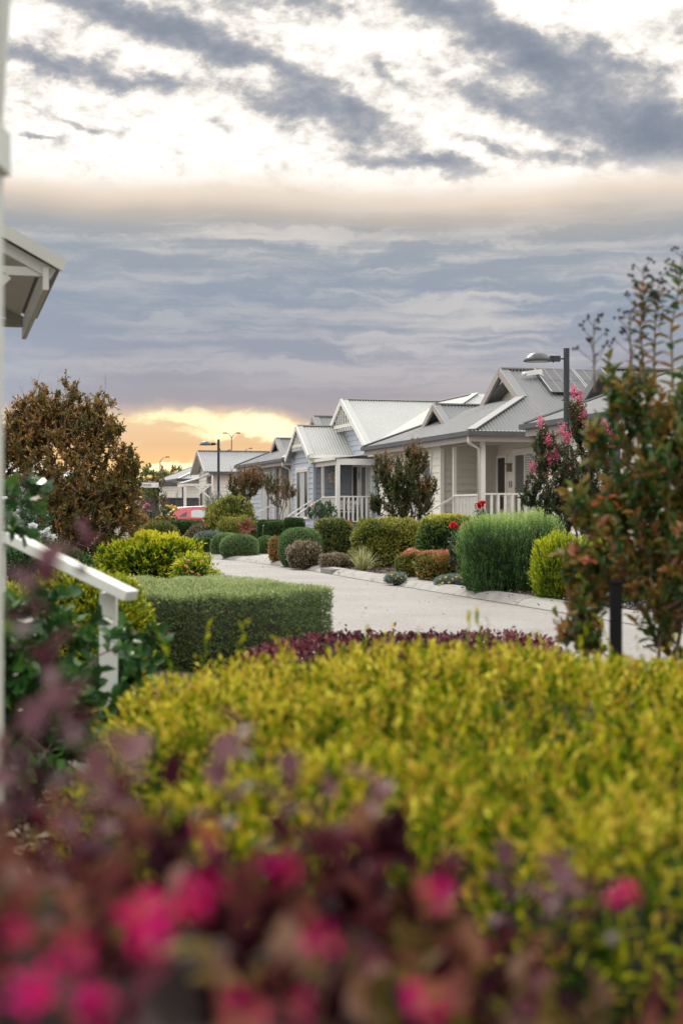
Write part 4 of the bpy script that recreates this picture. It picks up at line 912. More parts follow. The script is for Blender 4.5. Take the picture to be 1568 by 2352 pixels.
# ---- nearest house on the right, mostly behind the crepe myrtles
def near_house():
    H = House('house', 0, 0, 'nearest white house with grey ribbed roof, partly hidden behind the crepe myrtles', 'cream')
    w = MB(); boards(w, (.3, -4.4), (.3, -13), .2, 3.36, (-1, 0)); boards(w, (.3, -4.4), (9, -4.4), .2, 3.36, (0, 1)); boards(w, (.3, -13), (9, -13), .2, 3.36, (0, -1)); boards(w, (9, -13), (9, -4.4), .2, 3.36, (1, 0)); H.part('wall', w, M['cream'])
    rf = MB(); Z0 = 3.39; k = .42
    def zf(a): return Z0 + (a + .15) * k
    corr(rf, [(-.15, -4.3, Z0), (-.15, -13.4, Z0), (4.6, -9.2, zf(4.6)), (4.6, -8.6, zf(4.6))], (0, 1, 0))
    corr(rf, [(-.15, -4.3, Z0), (9.4, -4.3, Z0), (4.6, -8.6, zf(4.6))], (1, 0, 0)); corr(rf, [(-.15, -13.4, Z0), (9.4, -13.4, Z0), (4.6, -9.2, zf(4.6))], (1, 0, 0))
    # gable facing the street
    g0, gc, gz = 1.4, -5.2, 4.66
    corr(rf, [(g0, gc, gz), (3.4, gc, gz), (3.4, gc - 1.35, 3.87), (g0, gc - 1.35, 3.87)], (1, 0, 0)); corr(rf, [(g0, gc, gz), (3.4, gc, gz), (3.4, gc + 1.25, 3.9), (g0, gc + 1.25, 3.9)], (1, 0, 0))
    H.part('roof', rf, M['roof_grey'])
    cp = MB(); cp.beam((-.15, -4.3, Z0 + .02), (4.6, -8.6, zf(4.6) + .02), .22, .035); cp.beam((g0, gc, gz + .02), (3.4, gc, gz + .02), .2, .04); H.part('ridge_cap', cp, M['roof_grey'])
    gablet_trim(H, (g0, gc, gz), (g0, gc + 1.25, 3.9), (g0, gc - 1.35, 3.87), M['roof_grey'], .2, .07)
    gw_ = MB(); boards(gw_, (g0 + .3, gc + 1.1), (g0 + .3, gc - 1.1), 3.9, 0, (-1, 0), peak=(.5, 4.6, 3.9)); H.part('gable_wall', gw_, M['fascia'])
    H.gutter([((-.21, -4.2, Z0 - .07), (-.21, -13.4, Z0 - .07)), ((-.2, -4.24, Z0 - .07), (9.4, -4.24, Z0 - .07))], M['gutter_dark'])
    fa = MB(); fa.box(-.14, -.11, -13.4, -4.3, Z0 - .3, Z0 - .13); H.part('fascia', fa, M['fascia'])
    sf = MB(); sf.box(-.1, 9.3, -13.3, -4.34, Z0 - .22, Z0 - .19); H.part('soffit', sf, M['soffit'])
    dp = MB(); dp.tube([(-.1, -4.55, 3.2), (.22, -4.55, 3.05), (.22, -4.55, .1)], .045, 8); H.part('downpipe', dp, M['white'])
    H.window('x', .3, -8.6, -6.6, .9, 2.7, panes=3, fill=('glass', 'curtain', 'glass')); H.window('x', .3, -12, -10.4, .9, 2.7)
near_house()

# ------------------------------------------------------------------ lamps, fence, sign, car
def street_lamp(base, h, label, arm=.62, head=.3, z0=0):
    o = thing('street_lamp', (base[0], base[1], z0), label, 'street lamp', 'dark lamp posts along the road', YAW * .4)
    b = MB(); b.tube([(0, 0, 0), (0, 0, h)], .062, 14); b.lathe((0, 0, h), [(.062, 0), (.066, .004), (.066, .02), (.02, .03), (0, .03)], 14); b.build('pole', M['pole'], o, smooth=False)
    b = MB(); b.beam((-.06, 0, h - .2), (-arm * .35, 0, h - .2), .03, .03); b.box(-.36, -.14, -.05, .05, h - .26, h - .14); b.box(-.30, -.27, -.02, .02, h - .28, h - .26); b.build('arm', M['pole'], o)
    hd = MB(); hd.lathe((-.62, 0, h - .26), [(.30, 0), (.305, .012), (.25, .07), (.20, .13), (.13, .17), (.05, .185), (0, .187)], 24); hd.lathe((-.62, 0, h - .26), [(.30, 0), (.23, .0), (.22, .02), (0, .02)], 24); hd.build('lamp_head', M['pole'], o, smooth=True)
    ln = MB(); ln.lathe((-.62, 0, h - .262), [(.22, 0), (.14, -.012), (0, -.016)], 20); ln.build('lens', mat('lamp_lens', (.55, .52, .42), .3), o, smooth=True)
    return o
p = W(1300, 1176, 30); street_lamp(p, 4.68, 'dark lamp post rising in front of the solar panels on number 11', z0=.05)
p = W(502, 1176, 68); street_lamp(p, 4.75, 'dark lamp post standing in front of the white front-gabled house')

def far_lamp(vx, vtop, d, heads, label):
    p = W(vx, vtop, d); o = thing('highway_lamp', (p[0], p[1], 0), label, 'street lamp', 'tall pale lamps on the far road')
    h = p[2]; b = MB(); b.tube([(0, 0, 0), (0, 0, h - .5)], [.09, .05], 8); b.build('pole', M['gutter_dark'], o)
    for sx, ln in heads:
        a = MB(); ln = ln * .42; a.tube([(0, 0, h - .55), (sx * ln * .2, 0, h - .34), (sx * ln * .55, 0, h - .08), (sx * ln, 0, h)], [.045, .04, .035, .035], 8); ao = a.build('arm', M['gutter_dark'], o)
        q = MB(); q.prism([(sx * ln, -.1, h - .05), (sx * (ln + .42), -.12, h - .04), (sx * (ln + .42), .12, h - .04), (sx * ln, .1, h - .05)], (0, 0, .12)); q.build('lamp_head', M['gutter_dark'], ao)
far_lamp(532, 995, 160, ((-1, 1.3), (1, 1.3)), 'tall lamp with two arms above the white front-gabled house')
far_lamp(368, 1050, 170, ((1, 1.6),), 'tall curved lamp over the distant tree')
far_lamp(560, 1030, 190, ((1, 1.7),), 'tall curved lamp just showing over the ridge of the white front-gabled house')

fe = thing('fence', (*W(300, 1176, 81)[:2], 0), 'dark charcoal steel fence in front of the white hipped house', 'fence', rz=R(5))
b = MB(); n = 150; Ln = 10.5
for i in range(n): 
    x0, x1 = Ln * i / n, Ln * (i + 1) / n; ph = i % 6; y0 = .0 if ph in (0, 1, 2) else .04; y1 = .0 if (ph + 1) % 6 in (0, 1, 2) else .04
    b.add([(x0, y0, .0), (x1, y1, .0), (x1, y1, 2.05), (x0, y0, 2.05)], [(0, 1, 2, 3)])
b.build('panel', M['fence'], fe)
b = MB(); b.box(0, Ln, -.02, .06, 2.04, 2.12); b.build('top_rail', M['fence'], fe)
for i in range(5): b = MB(); b.box(i * 2.4 - .03, i * 2.4 + .03, -.035, -.005, 0, 2.04); b.build('post', M['fence'], fe)

sp_ = W(311, 1176, 62); sg = thing('street_sign', (sp_[0], sp_[1], 0), 'white street name plate on a dark post beside the brown tree', 'street sign')
b = MB(); b.tube([(0, 0, 0), (0, 0, 2.75)], .045, 10); b.build('post', M['black'], sg)
b = MB(); b.box(.0, 1.02, -.03, .0, 2.37, 2.58); pl_ = b.build('name_plate', M['sign'], sg)
tx = text_mesh('lettering', 'GREBE', .14, M['ink'], pl_, .003); tx.location = (.27, -.035, 2.425); tx.rotation_euler = (R(90), 0, 0); tx.scale = (1.1, 1, 1)
b = MB(); b.beam((.93, -.034, 2.44), (.98, -.034, 2.50), .006, .02); b.beam((.93, -.034, 2.42), (.95, -.034, 2.52), .006, .015); b.build('emblem', M['sign_green'], pl_)

def car():
    o = thing('parked_car', (-8.72, 70, -.02), 'red hatchback car with silver roof rails parked in the driveway', 'car', rz=YAW)
    m, nt, out = nodes_of('red_paint'); pb = nt.nodes.new('ShaderNodeBsdfPrincipled'); pb.inputs['Base Color'].default_value = (.50, .035, .05, 1); pb.inputs['Roughness'].default_value = .25; pb.inputs['Coat Weight'].default_value = .6
    nz = nt.nodes.new('ShaderNodeTexNoise'); nz.inputs['Scale'].default_value = 300; bp = nt.nodes.new('ShaderNodeBump'); bp.inputs['Strength'].default_value = .02; nt.links.new(nz.outputs['Fac'], bp.inputs['Height']); nt.links.new(bp.outputs['Normal'], pb.inputs['Normal']); nt.links.new(pb.outputs[0], out.inputs['Surface'])
    # rear at x=0, nose at x=4.4
    xs = np.array([0, .06, .18, .42, .75, 1.2, 1.8, 2.4, 2.75, 3.25, 3.8, 4.25, 4.4])
    zt = np.array([.75, 1.0, 1.1, 1.36, 1.50, 1.56, 1.56, 1.48, 1.32, 1.05, .98, .85, .6])
    zb = np.array([.4, .34, .3, .28, .28, .28, .28, .28, .28, .28, .28, .3, .36])
    hw = np.array([.72, .8, .84, .88, .9, .9, .9, .9, .9, .89, .86, .78, .7])
    V = []; rows = []
    for i, x in enumerate(xs):
        belt = min(zt[i], 1.0); tp = hw[i] - max(0, zt[i] - 1.0) * .42
        sec = [(-hw[i] * .96, zb[i]), (-hw[i], (zb[i] + belt) / 2), (-hw[i] * .98, belt), (-tp, zt[i] - .02), (-tp * .6, zt[i]), (tp * .6, zt[i]), (tp, zt[i] - .02), (hw[i] * .98, belt), (hw[i], (zb[i] + belt) / 2), (hw[i] * .96, zb[i])]
        V += [(x, y, z) for y, z in sec]
    k = 10; b = MB(); b.add(V, [(i * k + j, (i + 1) * k + j, (i + 1) * k + (j + 1) % k, i * k + (j + 1) % k) for i in range(len(xs) - 1) for j in range(k)] + [tuple(range(k)), tuple(range((len(xs) - 1) * k + k - 1, (len(xs) - 1) * k - 1, -1))])
    b.build('body', m, o, smooth=False)
    def side(x, z, y0=.012):
        h = np.interp(x, xs, hw); zt_ = np.interp(x, xs, zt); tp = h - max(0, zt_ - 1.0) * .42; y = h * .98 + (tp - h * .98) * np.clip((z - 1.0) / max(.05, zt_ - .02 - 1.0), 0, 1)
        return -(y + y0)
    def pane(name, pts, m_):
        b = MB(); b.prism([(x, side(x, z), z) for x, z in pts], (0, .01, 0)); return b.build(name, m_, o)
    pane('window', [(.62, 1.12), (.95, 1.06), (1.02, 1.32), (.92, 1.3)], M['glass']); pane('window', [(1.2, 1.05), (1.95, 1.02), (1.95, 1.42), (1.36, 1.42), (1.22, 1.36)], M['blind']); pane('window', [(2.02, 1.02), (2.9, 1.04), (2.62, 1.28), (2.3, 1.40), (2.02, 1.42)], M['glass'])
    b = MB(); b.beam((.6, side(.6, 1.09) - .005, 1.09), (2.9, side(2.9, 1.0) - .005, .99), .012, .025); b.build('chrome_strip', M['steel'], o)
    b = MB(); b.prism([(.20, -.6, 1.14), (.20, .6, 1.14), (.43, .52, 1.38), (.43, -.52, 1.38)], (-.02, 0, .02)); b.build('rear_window', M['blind'], o)
    for s_ in (-1, 1):
        b = MB(); b.tube([(.45, s_ * .6, 1.44), (.6, s_ * .6, 1.53), (2.0, s_ * .6, 1.60), (2.4, s_ * .6, 1.50)], .025, 8); b.build('roof_rail', M['steel'], o)
        b = MB(); b.prism([(.0, s_ * .62, .82), (.02, s_ * .84, .85), (.34, s_ * .9, 1.0), (.1, s_ * .66, 1.02)], (0, 0, .06)); b.build('tail_light', mat('tail_lamp', (.35, .02, .02), .2), o)
        for x in (.8, 3.55):
            b = MB(); b.tube([(x, s_ * .68, .32), (x, s_ * .90, .32)], .32, 22); wo = b.build('wheel', M['black'], o); b = MB(); b.tube([(x, s_ * .88, .32), (x, s_ * .915, .32)], .2, 14); b.build('rim', M['steel'], wo)
    b = MB(); b.prism([(.38, -.55, 1.40), (.38, .55, 1.40), (.72, .55, 1.53), (.72, -.55, 1.53)], (0, 0, .02)); b.build('spoiler', M['steel'], o)
car()

# rusty steel garden flower
p = W(566, 1212, 41.8)
gf = thing('garden_flower', (p[0], p[1], 0), 'rusty steel five-petalled garden flower on a stake behind the clipped balls', 'garden ornament')
b = MB(); b.tube([(0, .03, 0), (0, .03, p[2])], .012, 6); b.build('stake', M['rust'], gf)
for k in range(5):
    t = 1.25 + 6.283 * k / 5; ct, s_ = math.cos(t), math.sin(t); V = []; nU = 6
    for i in range(nU + 1):
        u = i / nU; w_ = .072 * math.sin(min(1, u * .93 + .07) * math.pi) ** .7 + .012; l_ = .04 + .27 * u
        for q in (-1, -.5, 0, .5, 1): V.append((ct * l_ - s_ * w_ * q, -.02 - .05 * math.sin(u * 3.0) + .05 * abs(q) * -1 * math.sin(u * 3.1), p[2] + s_ * l_ + ct * w_ * q))
    b = MB(); b.add(V, [(i * 5 + j, i * 5 + j + 1, (i + 1) * 5 + j + 1, (i + 1) * 5 + j) for i in range(nU) for j in range(4)]); po = b.build('petal', M['rust'], gf, smooth=True)
    md = po.modifiers.new('thick', 'SOLIDIFY'); md.thickness = .006
b = MB(); b.lathe((0, 0, 0), [(0, -.02), (.05, -.015), (.06, .01), (.03, .035), (0, .04)], 14); hb = b.build('hub', M['rust'], gf, smooth=True); hb.location = (0, -.03, p[2]); hb.rotation_euler = (R(90), 0, 0)

# oxblood pot
p = W(1061, 1176, 26.6); pt = thing('garden_pot', (p[0], p[1], .1), 'tall oxblood glazed pot half hidden by the red-leaved shrubs', 'pot')
b = MB(); b.lathe((0, 0, 0), [(.0, 0), (.12, 0), (.15, .12), (.165, .32), (.17, .42), (.19, .43), (.19, .46), (.165, .46), (.15, .36), (0, .36)], 22); b.build('body', M['terracotta'], pt, smooth=True)

# ------------------------------------------------------------------ leaf palettes
Lf = {
 'box': leafmat('box_leaf', [(.045, .085, .03), (.10, .165, .055), (.17, .24, .09), (.27, .33, .15)], .25),
 'grey': leafmat('grey_green_leaf', [(.05, .085, .026), (.13, .20, .055), (.29, .37, .13), (.50, .55, .27)], .25),
 'ball': leafmat('topiary_leaf', [(.04, .095, .03), (.09, .19, .05), (.18, .30, .10), (.32, .42, .19)], .25),
 'dark': leafmat('dark_leaf', [(.012, .042, .012), (.03, .085, .022), (.065, .14, .035), (.15, .24, .06)], .2, .35),
 'olive': leafmat('olive_leaf', [(.03, .06, .018), (.09, .135, .035), (.19, .23, .06), (.38, .36, .12)], .25),
 'olive2': leafmat('moss_leaf', [(.035, .055, .012), (.11, .155, .028), (.26, .28, .045), (.46, .38, .08)], .25),
 'lime': leafmat('lime_leaf', [(.04, .085, .008), (.16, .23, .010), (.40, .42, .015), (.62, .55, .03)], .35),
 'nandina': leafmat('nandina_leaf', [(.025, .06, .008), (.11, .21, .010), (.42, .46, .014), (.70, .62, .03)], .35),
 'redtip': leafmat('red_tip_leaf', [(.05, .10, .018), (.16, .18, .03), (.36, .24, .07), (.50, .18, .11), (.58, .30, .20)], .25),
 'bronze': leafmat('bronze_leaf', [(.045, .065, .012), (.14, .115, .022), (.29, .155, .04), (.48, .26, .09)], .3),
 'myrtle': leafmat('myrtle_leaf', [(.02, .055, .014), (.055, .085, .02), (.18, .11, .035), (.36, .17, .10)], .25),
 'greenmyrtle': leafmat('green_myrtle_leaf', [(.02, .055, .02), (.045, .09, .03), (.13, .075, .035), (.26, .09, .06)], .25),
 'rose': leafmat('rose_leaf', [(.025, .06, .03), (.05, .11, .05), (.10, .17, .085)], .2),
 'rosemary': leafmat('rosemary_leaf', [(.03, .08, .022), (.08, .18, .045), (.20, .33, .08), (.42, .52, .18)], .25),
 'conifer': leafmat('golden_conifer_leaf', [(.05, .09, .008), (.18, .26, .010), (.38, .44, .012), (.62, .60, .03)], .3),
 'photinia': leafmat('photinia_leaf', [(.015, .05, .016), (.04, .10, .03), (.20, .26, .045), (.50, .48, .08)], .2, .3),
 'blossomy': leafmat('faded_blossom_leaf', [(.05, .06, .025), (.11, .10, .045), (.22, .17, .10), (.46, .37, .30)], .2),
 'tuft': leafmat('striped_grass', [(.14, .18, .05), (.28, .30, .10), (.46, .45, .22), (.62, .60, .38)], .3),
 'silver': leafmat('silver_leaf', [(.10, .16, .13), (.18, .25, .21), (.30, .37, .33)], .2),
 'burgundy': leafmat('burgundy_leaf', [(.03, .008, .015), (.09, .016, .03), (.19, .045, .05), (.36, .20, .19)], .25, .35),
 'fringe': leafmat('fringe_leaf', [(.02, .004, .008), (.055, .010, .020), (.12, .028, .036), (.20, .065, .05), (.11, .11, .012), (.27, .14, .12)], .25, .6, .10),
 'abelia': leafmat('abelia_leaf', [(.010, .04, .003), (.05, .12, .004), (.18, .24, .006), (.42, .39, .012), (.40, .23, .035), (.64, .56, .07)], .25, .7, .04),
 'fringe_pale': leafmat('dusty_fringe_leaf', [(.05, .014, .022), (.11, .04, .055), (.19, .09, .095), (.28, .18, .17)], .3, .5, .2),
 'climber': leafmat('climber_leaf', [(.015, .055, .012), (.03, .10, .022), (.07, .17, .03), (.24, .30, .02)], .2, .3),
 'front_myrtle': leafmat('front_myrtle_leaf', [(.02, .08, .025), (.055, .14, .028), (.15, .14, .025), (.30, .17, .035), (.25, .085, .04), (.38, .22, .13)], .3, .3),
 'pinkbloom': leafmat('myrtle_bloom', [(.50, .05, .14), (.66, .12, .24), (.78, .30, .40)], .3),
 'magenta': leafmat('magenta_petals', [(.55, .002, .10), (.75, .004, .16), (.68, .01, .30)], .3, .7, .08),
 'yellow': leafmat('yellow_petals', [(.70, .42, .03), (.85, .62, .08), (.88, .74, .22)], .3),
 'whitebloom': leafmat('white_petals', [(.70, .72, .72), (.85, .86, .86)], .3),
 'orange': leafmat('orange_petals', [(.70, .22, .10), (.80, .38, .24)], .3),
}

def bx(vx0, vx1, vtop, d, depth=1., z0=.05):
    """centre and half-sizes of a plant from the width and top it shows at distance d"""
    x0, x1 = (vx0 - 784) / FV * d, (vx1 - 784) / FV * d; zt = CZ + (1176 - vtop) / FV * d; rx = (x1 - x0) / 2
    return ((x0 + x1) / 2, d, (zt + z0) / 2), (rx, rx * depth, (zt - z0) / 2)

# --- the near clipped hedge: its own footprint, flat top, square sides
def clipped_hedge(name, label, foot, ztop, m, n, ll, lw, L=.05, lv=7, amp=.012, seed=3, group=None, z0=.03, cat='hedge', rnd=.45):
    r = np.random.default_rng(seed); foot = np.array(foot, float); c = foot.mean(0); k = len(foot); o = thing(name, (c[0], c[1], 0), label, cat, group); Q = foot - c
    area = abs(sum(Q[i][0] * Q[(i + 1) % k][1] - Q[(i + 1) % k][0] * Q[i][1] for i in range(k))) / 2; ccw = sum(Q[i][0] * Q[(i + 1) % k][1] - Q[(i + 1) % k][0] * Q[i][1] for i in range(k)) > 0
    per = [np.linalg.norm(Q[(i + 1) % k] - Q[i]) for i in range(k)]; tot = area + sum(per) * ztop; P, Nn = [], []
    nt = int(n * area / tot); cand = r.uniform(Q.min(0), Q.max(0), (nt * 6, 2)); ins = np.ones(len(cand), bool)
    for i in range(k):
        e = Q[(i + 1) % k] - Q[i]; s_ = e[0] * (cand[:, 1] - Q[i][1]) - e[1] * (cand[:, 0] - Q[i][0]); ins &= (s_ > 0) == ccw
    cand = cand[ins][:nt]; P.append(np.concatenate([cand, np.full((len(cand), 1), ztop)], 1)); Nn.append(np.tile([0, 0, 1.], (len(cand), 1)))
    for i in range(k):
        m_ = int(n * per[i] * ztop / tot); t = r.uniform(0, 1, m_)[:, None]; e = Q[(i + 1) % k] - Q[i]; nn = np.array([e[1], -e[0]]) / per[i] * (1 if ccw else -1)
        P.append(np.concatenate([Q[i] + e * t, r.uniform(z0, ztop, (m_, 1))], 1)); Nn.append(np.tile([nn[0], nn[1], 0], (m_, 1)))
    P = np.concatenate(P); Nn = np.concatenate(Nn)
    w = lumps(seed, 14, 5.)(P) ; P = P + Nn * (amp * w)[:, None] + r.normal(0, .008, P.shape)
    # soften the edges between top and sides
    D = nrm(Nn + np.array([0, 0, .35]) + r.normal(0, rnd, P.shape)); LL = L * r.uniform(.6, 1.35, len(P)) * np.where(r.uniform(0, 1, len(P)) < .03, 1.8, 1)
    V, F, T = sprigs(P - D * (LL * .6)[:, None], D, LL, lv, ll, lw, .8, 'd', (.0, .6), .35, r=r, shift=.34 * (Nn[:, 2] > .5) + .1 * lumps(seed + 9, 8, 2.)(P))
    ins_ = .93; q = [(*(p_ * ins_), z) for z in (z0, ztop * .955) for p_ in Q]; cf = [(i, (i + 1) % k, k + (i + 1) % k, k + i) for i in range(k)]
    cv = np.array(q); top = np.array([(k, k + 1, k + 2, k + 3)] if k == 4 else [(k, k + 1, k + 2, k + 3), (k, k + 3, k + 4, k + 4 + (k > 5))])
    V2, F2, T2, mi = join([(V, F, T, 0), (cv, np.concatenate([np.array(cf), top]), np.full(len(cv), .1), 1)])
    V2[:, 2] = np.maximum(V2[:, 2], .02)
    mesh_np('foliage', V2, F2, [m, M['core_shade']], mi, T2, o); return o
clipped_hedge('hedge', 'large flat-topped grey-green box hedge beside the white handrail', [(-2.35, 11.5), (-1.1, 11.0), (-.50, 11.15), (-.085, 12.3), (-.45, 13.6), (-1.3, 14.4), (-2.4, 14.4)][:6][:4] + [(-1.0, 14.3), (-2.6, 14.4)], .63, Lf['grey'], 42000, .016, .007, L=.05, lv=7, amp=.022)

# --- clipped balls and domes in the gardens across the road
for i, (x0, x1, yt, d, lb) in enumerate(((485, 558, 1225, 40.6, 'clipped green ball partly behind the widest ball, nearest the dark low hedges'), (507, 593, 1228, 39.2, 'widest clipped green ball beside the driveway'), (589, 634, 1232, 41, 'small clipped green ball below the steel flower, nearest the bronze shrub'))):
    c, rad = bx(x0, x1, yt, d, .95); shrub('topiary_ball', lb, 'topiary', (c[0], c[1], c[2] * .86), (rad[0], rad[1], rad[2] * 1.14), Lf['ball'], 5200, .045, 6, .026, .012, 2.5, .012, 5, .3, 1, .3, core=.95, stray=.01, group='clipped green balls by the driveway', stems=False)
c, rad = bx(640, 742, 1214, 33.5, 1.25); shrub('topiary_dome', 'large clipped green dome hedge on the corner of the driveway', 'topiary', (c[0], c[1] + .3, c[2] * .9), (rad[0], rad[1], rad[2] * 1.1), Lf['ball'], 11000, .045, 6, .026, .011, 2.8, .012, 5, .3, 1, .3, core=.95, stems=False)
for x0, x1, yt, d, lb in ((592, 652, 1196, 46.5, 'dark clipped box hedge farthest back, beside the slate house'), (607, 652, 1200, 44, 'dark clipped box hedge in front of its twin and left of the taller one'), (652, 698, 1192, 43.5, 'taller dark clipped box hedge by the white tube handrails')):
    c, rad = bx(x0, x1, yt, d, .8); shrub('box_hedge', lb, 'hedge', c, rad, Lf['dark'], 3600, .06, 6, .035, .02, 7, .015, 5, .3, 1, .35, core=.94, group='dark box hedges before the slate house', stems=False)
c, rad = bx(415, 484, 1238, 43, .7); shrub('box_hedge', 'low dark clipped hedge to the left of the green balls', 'hedge', c, rad, Lf['dark'], 4200, .06, 6, .034, .02, 7, .015, 5, .3, 1, .35, core=.94, stems=False)
c, rad = bx(445, 520, 1222, 46, .6); shrub('ground_cover', 'pale variegated low shrub on top of the dark low hedge', 'shrub', c, rad, Lf['silver'], 1500, .08, 6, .04, .018, 2.5, .08, 5, .6, tip=.5)

# --- the shrub border in front of the blue house and number 11
def bush(lb, box, m, n, name='shrub', cat='shrub', **k):
    return shrub(name, lb, cat, box[0], box[1], m, n, **k)
bush('dark textured upright shrub with squared top in front of the blue porch', bx(726, 808, 1197, 34, .9), Lf['olive'], 3400, L=.13, lv=8, ll=.055, lw=.02, ex=3.6, amp=.06, f=6, up=.4, core=.86, tip=.6, rnd=.5)
bush('wide moss-green squared shrub in front of the bronze crepe myrtle', bx(815, 967, 1198, 31.2, .8), Lf['olive2'], 6500, L=.15, lv=8, ll=.055, lw=.018, ex=3.6, amp=.06, f=6, up=.5, core=.86, tip=.6, rnd=.5)
bush('glossy squared photinia hedge with yellow-green top behind the red-leaved shrubs', bx(967, 1088, 1193, 28.4, 1.0), Lf['photinia'], 5200, name='hedge', cat='hedge', L=.12, lv=6, ll=.075, lw=.028, ex=5, amp=.04, f=6, up=.7, core=.9, tip=.45, tint=(.0, .4), rnd=.4, newgrowth=.55)
bush('tall soft rosemary bush standing on the road edge', bx(1064, 1282, 1202, 22.0, .72), Lf['rosemary'], 4600, name='rosemary_bush', L=.30, lv=20, ll=.034, lw=.0095, ex=4.5, amp=.085, f=5, newgrowth=.4, stray=.06, up=1.3, out=.5, rnd=.26, spread=.65, tip=.9, tint=(.0, .55), core=.80, seed=11, inset=.55)
bush('golden conifer bush at the road edge right of the rosemary', bx(1232, 1335, 1243, 20.0, .9), Lf['conifer'], 2800, name='conifer_bush', L=.22, lv=14, ll=.036, lw=.011, ex=3, amp=.09, f=5, up=1.2, out=.6, rnd=.32, spread=.5, tip=.8, tint=(.05, .6), core=.82, seed=12)
bush('golden conifer bush mostly behind the black post and front crepe myrtle', bx(1330, 1448, 1252, 18.7, .9), Lf['conifer'], 2800, name='conifer_bush', L=.22, lv=14, ll=.036, lw=.011, ex=3, amp=.09, f=5, up=1.2, out=.6, rnd=.32, spread=.5, tip=.8, tint=(.05, .6), core=.82, seed=13)
bush('low faded-blossom shrub in front of the big clipped dome', bx(664, 735, 1250, 32.2, .9), Lf['blossomy'], 3000, L=.11, lv=7, ll=.038, lw=.02, ex=2.3, amp=.13, f=5, up=.6, tip=.9, core=.82)
bush('low mounded faded-blossom shrub beside the striped grass tuft', bx(738, 806, 1276, 31.3, .8), Lf['blossomy'], 2400, L=.11, lv=7, ll=.038, lw=.02, ex=2.2, amp=.11, f=5, up=.6, tip=.9, core=.82)
bush('small bronze-leaved shrub at the left edge of the big clipped dome', bx(620, 648, 1236, 35.2, .9), Lf['redtip'], 1300, L=.1, lv=7, ll=.035, lw=.014, ex=2.6, amp=.1, up=.5, tip=.5, core=.8)
bush('red-leaved low shrub on the path side of its neighbour', bx(914, 990, 1272, 26.3, .9), Lf['redtip'], 2200, L=.12, lv=7, ll=.045, lw=.02, ex=2.3, amp=.09, f=5, up=.6, tip=.6, tint=(-.1, .4), core=.84, rnd=.45, newgrowth=.5)
bush('red-leaved low shrub nearest the oxblood pot', bx(958, 1057, 1272, 25.2, .85), Lf['redtip'], 3000, L=.12, lv=7, ll=.045, lw=.02, ex=2.3, amp=.09, f=5, up=.6, tip=.6, tint=(-.1, .4), core=.84, rnd=.45, newgrowth=.5)
bush('low silver shrub with yellow daisies beside the concrete path', bx(886, 930, 1322, 25.2, .9), Lf['silver'], 900, name='daisy_clump', L=.09, lv=8, ll=.045, lw=.009, ex=2, amp=.1, up=.8, tip=.4, core=.8)
bush('low silver shrub with yellow daisies below the oxblood pot', bx(1003, 1080, 1327, 23.7, .7), Lf['silver'], 1900, name='daisy_clump', L=.09, lv=8, ll=.045, lw=.009, ex=2, amp=.1, up=.8, tip=.4, core=.8)
def flowers_on(o, pts, rad, m, name='bloom', seed=0, rings=3):
    for i, q in enumerate(pts): bloom(name, o, Vector(q) - Vector((o.location.x, o.location.y, o.location.z)), rad, m, seed + i, rings)
D1, D2 = [o for o in COL.objects if o.name.startswith('daisy_clump')]
flowers_on(D1, [W(x, y, 25.0) for x, y in ((900, 1322), (912, 1325), (921, 1330), (908, 1331))], .035, Lf['yellow'], 'daisy', 3, 2)
flowers_on(D2, [W(x, y, 23.4) for x, y in ((1010, 1332), (1024, 1328), (1037, 1331), (1048, 1327), (1060, 1329), (1016, 1341), (1066, 1336), (1009, 1345), (1031, 1340))], .035, Lf['yellow'], 'daisy', 9, 2)

# striped grass tuft
def tuft(name, label, c, h, n, m, sprd=.9, wd=.014, group=None, cat='grass tuft'):
    o = thing(name, (c[0], c[1], .05), label, cat, group); r = np.random.default_rng(int(c[0] * 100) % 997); Vs, Fs, T = [], [], []
    for i in range(n):
        t = r.uniform(0, 6.28); lean = abs(r.normal(0, .5)) * sprd; l = h * r.uniform(.7, 1.25); dr = np.array([math.cos(t), math.sin(t), 0]); s_ = np.array([-math.sin(t), math.cos(t), 0]); b0 = dr * r.uniform(0, .06) + s_ * r.normal(0, .03); tn = r.uniform(0, 1); base = len(Vs)
        for j in range(6):
            u = j / 5; p_ = b0 + dr * (l * math.sin(lean) * u + .35 * l * lean * u * u) + np.array([0, 0, l * (math.cos(lean) * u - .35 * lean * u * u)]); w_ = wd * (1 - u ** 2) * .5 + .001
            Vs += [p_ - s_ * w_, p_ + s_ * w_]; T += [tn, tn]
        Fs += [(base + 2 * j, base + 2 * j + 1, base + 2 * j + 3, base + 2 * j + 2) for j in range(5)]
    mesh_np('blades', np.array(Vs), np.array(Fs), [m], None, np.array(T), o); return o
p = W(832, 1176, 29.6); tuft('grass_tuft', 'arching yellow striped grass tuft at the kerb before the moss-green shrub', p, .50, 260, Lf['tuft'])

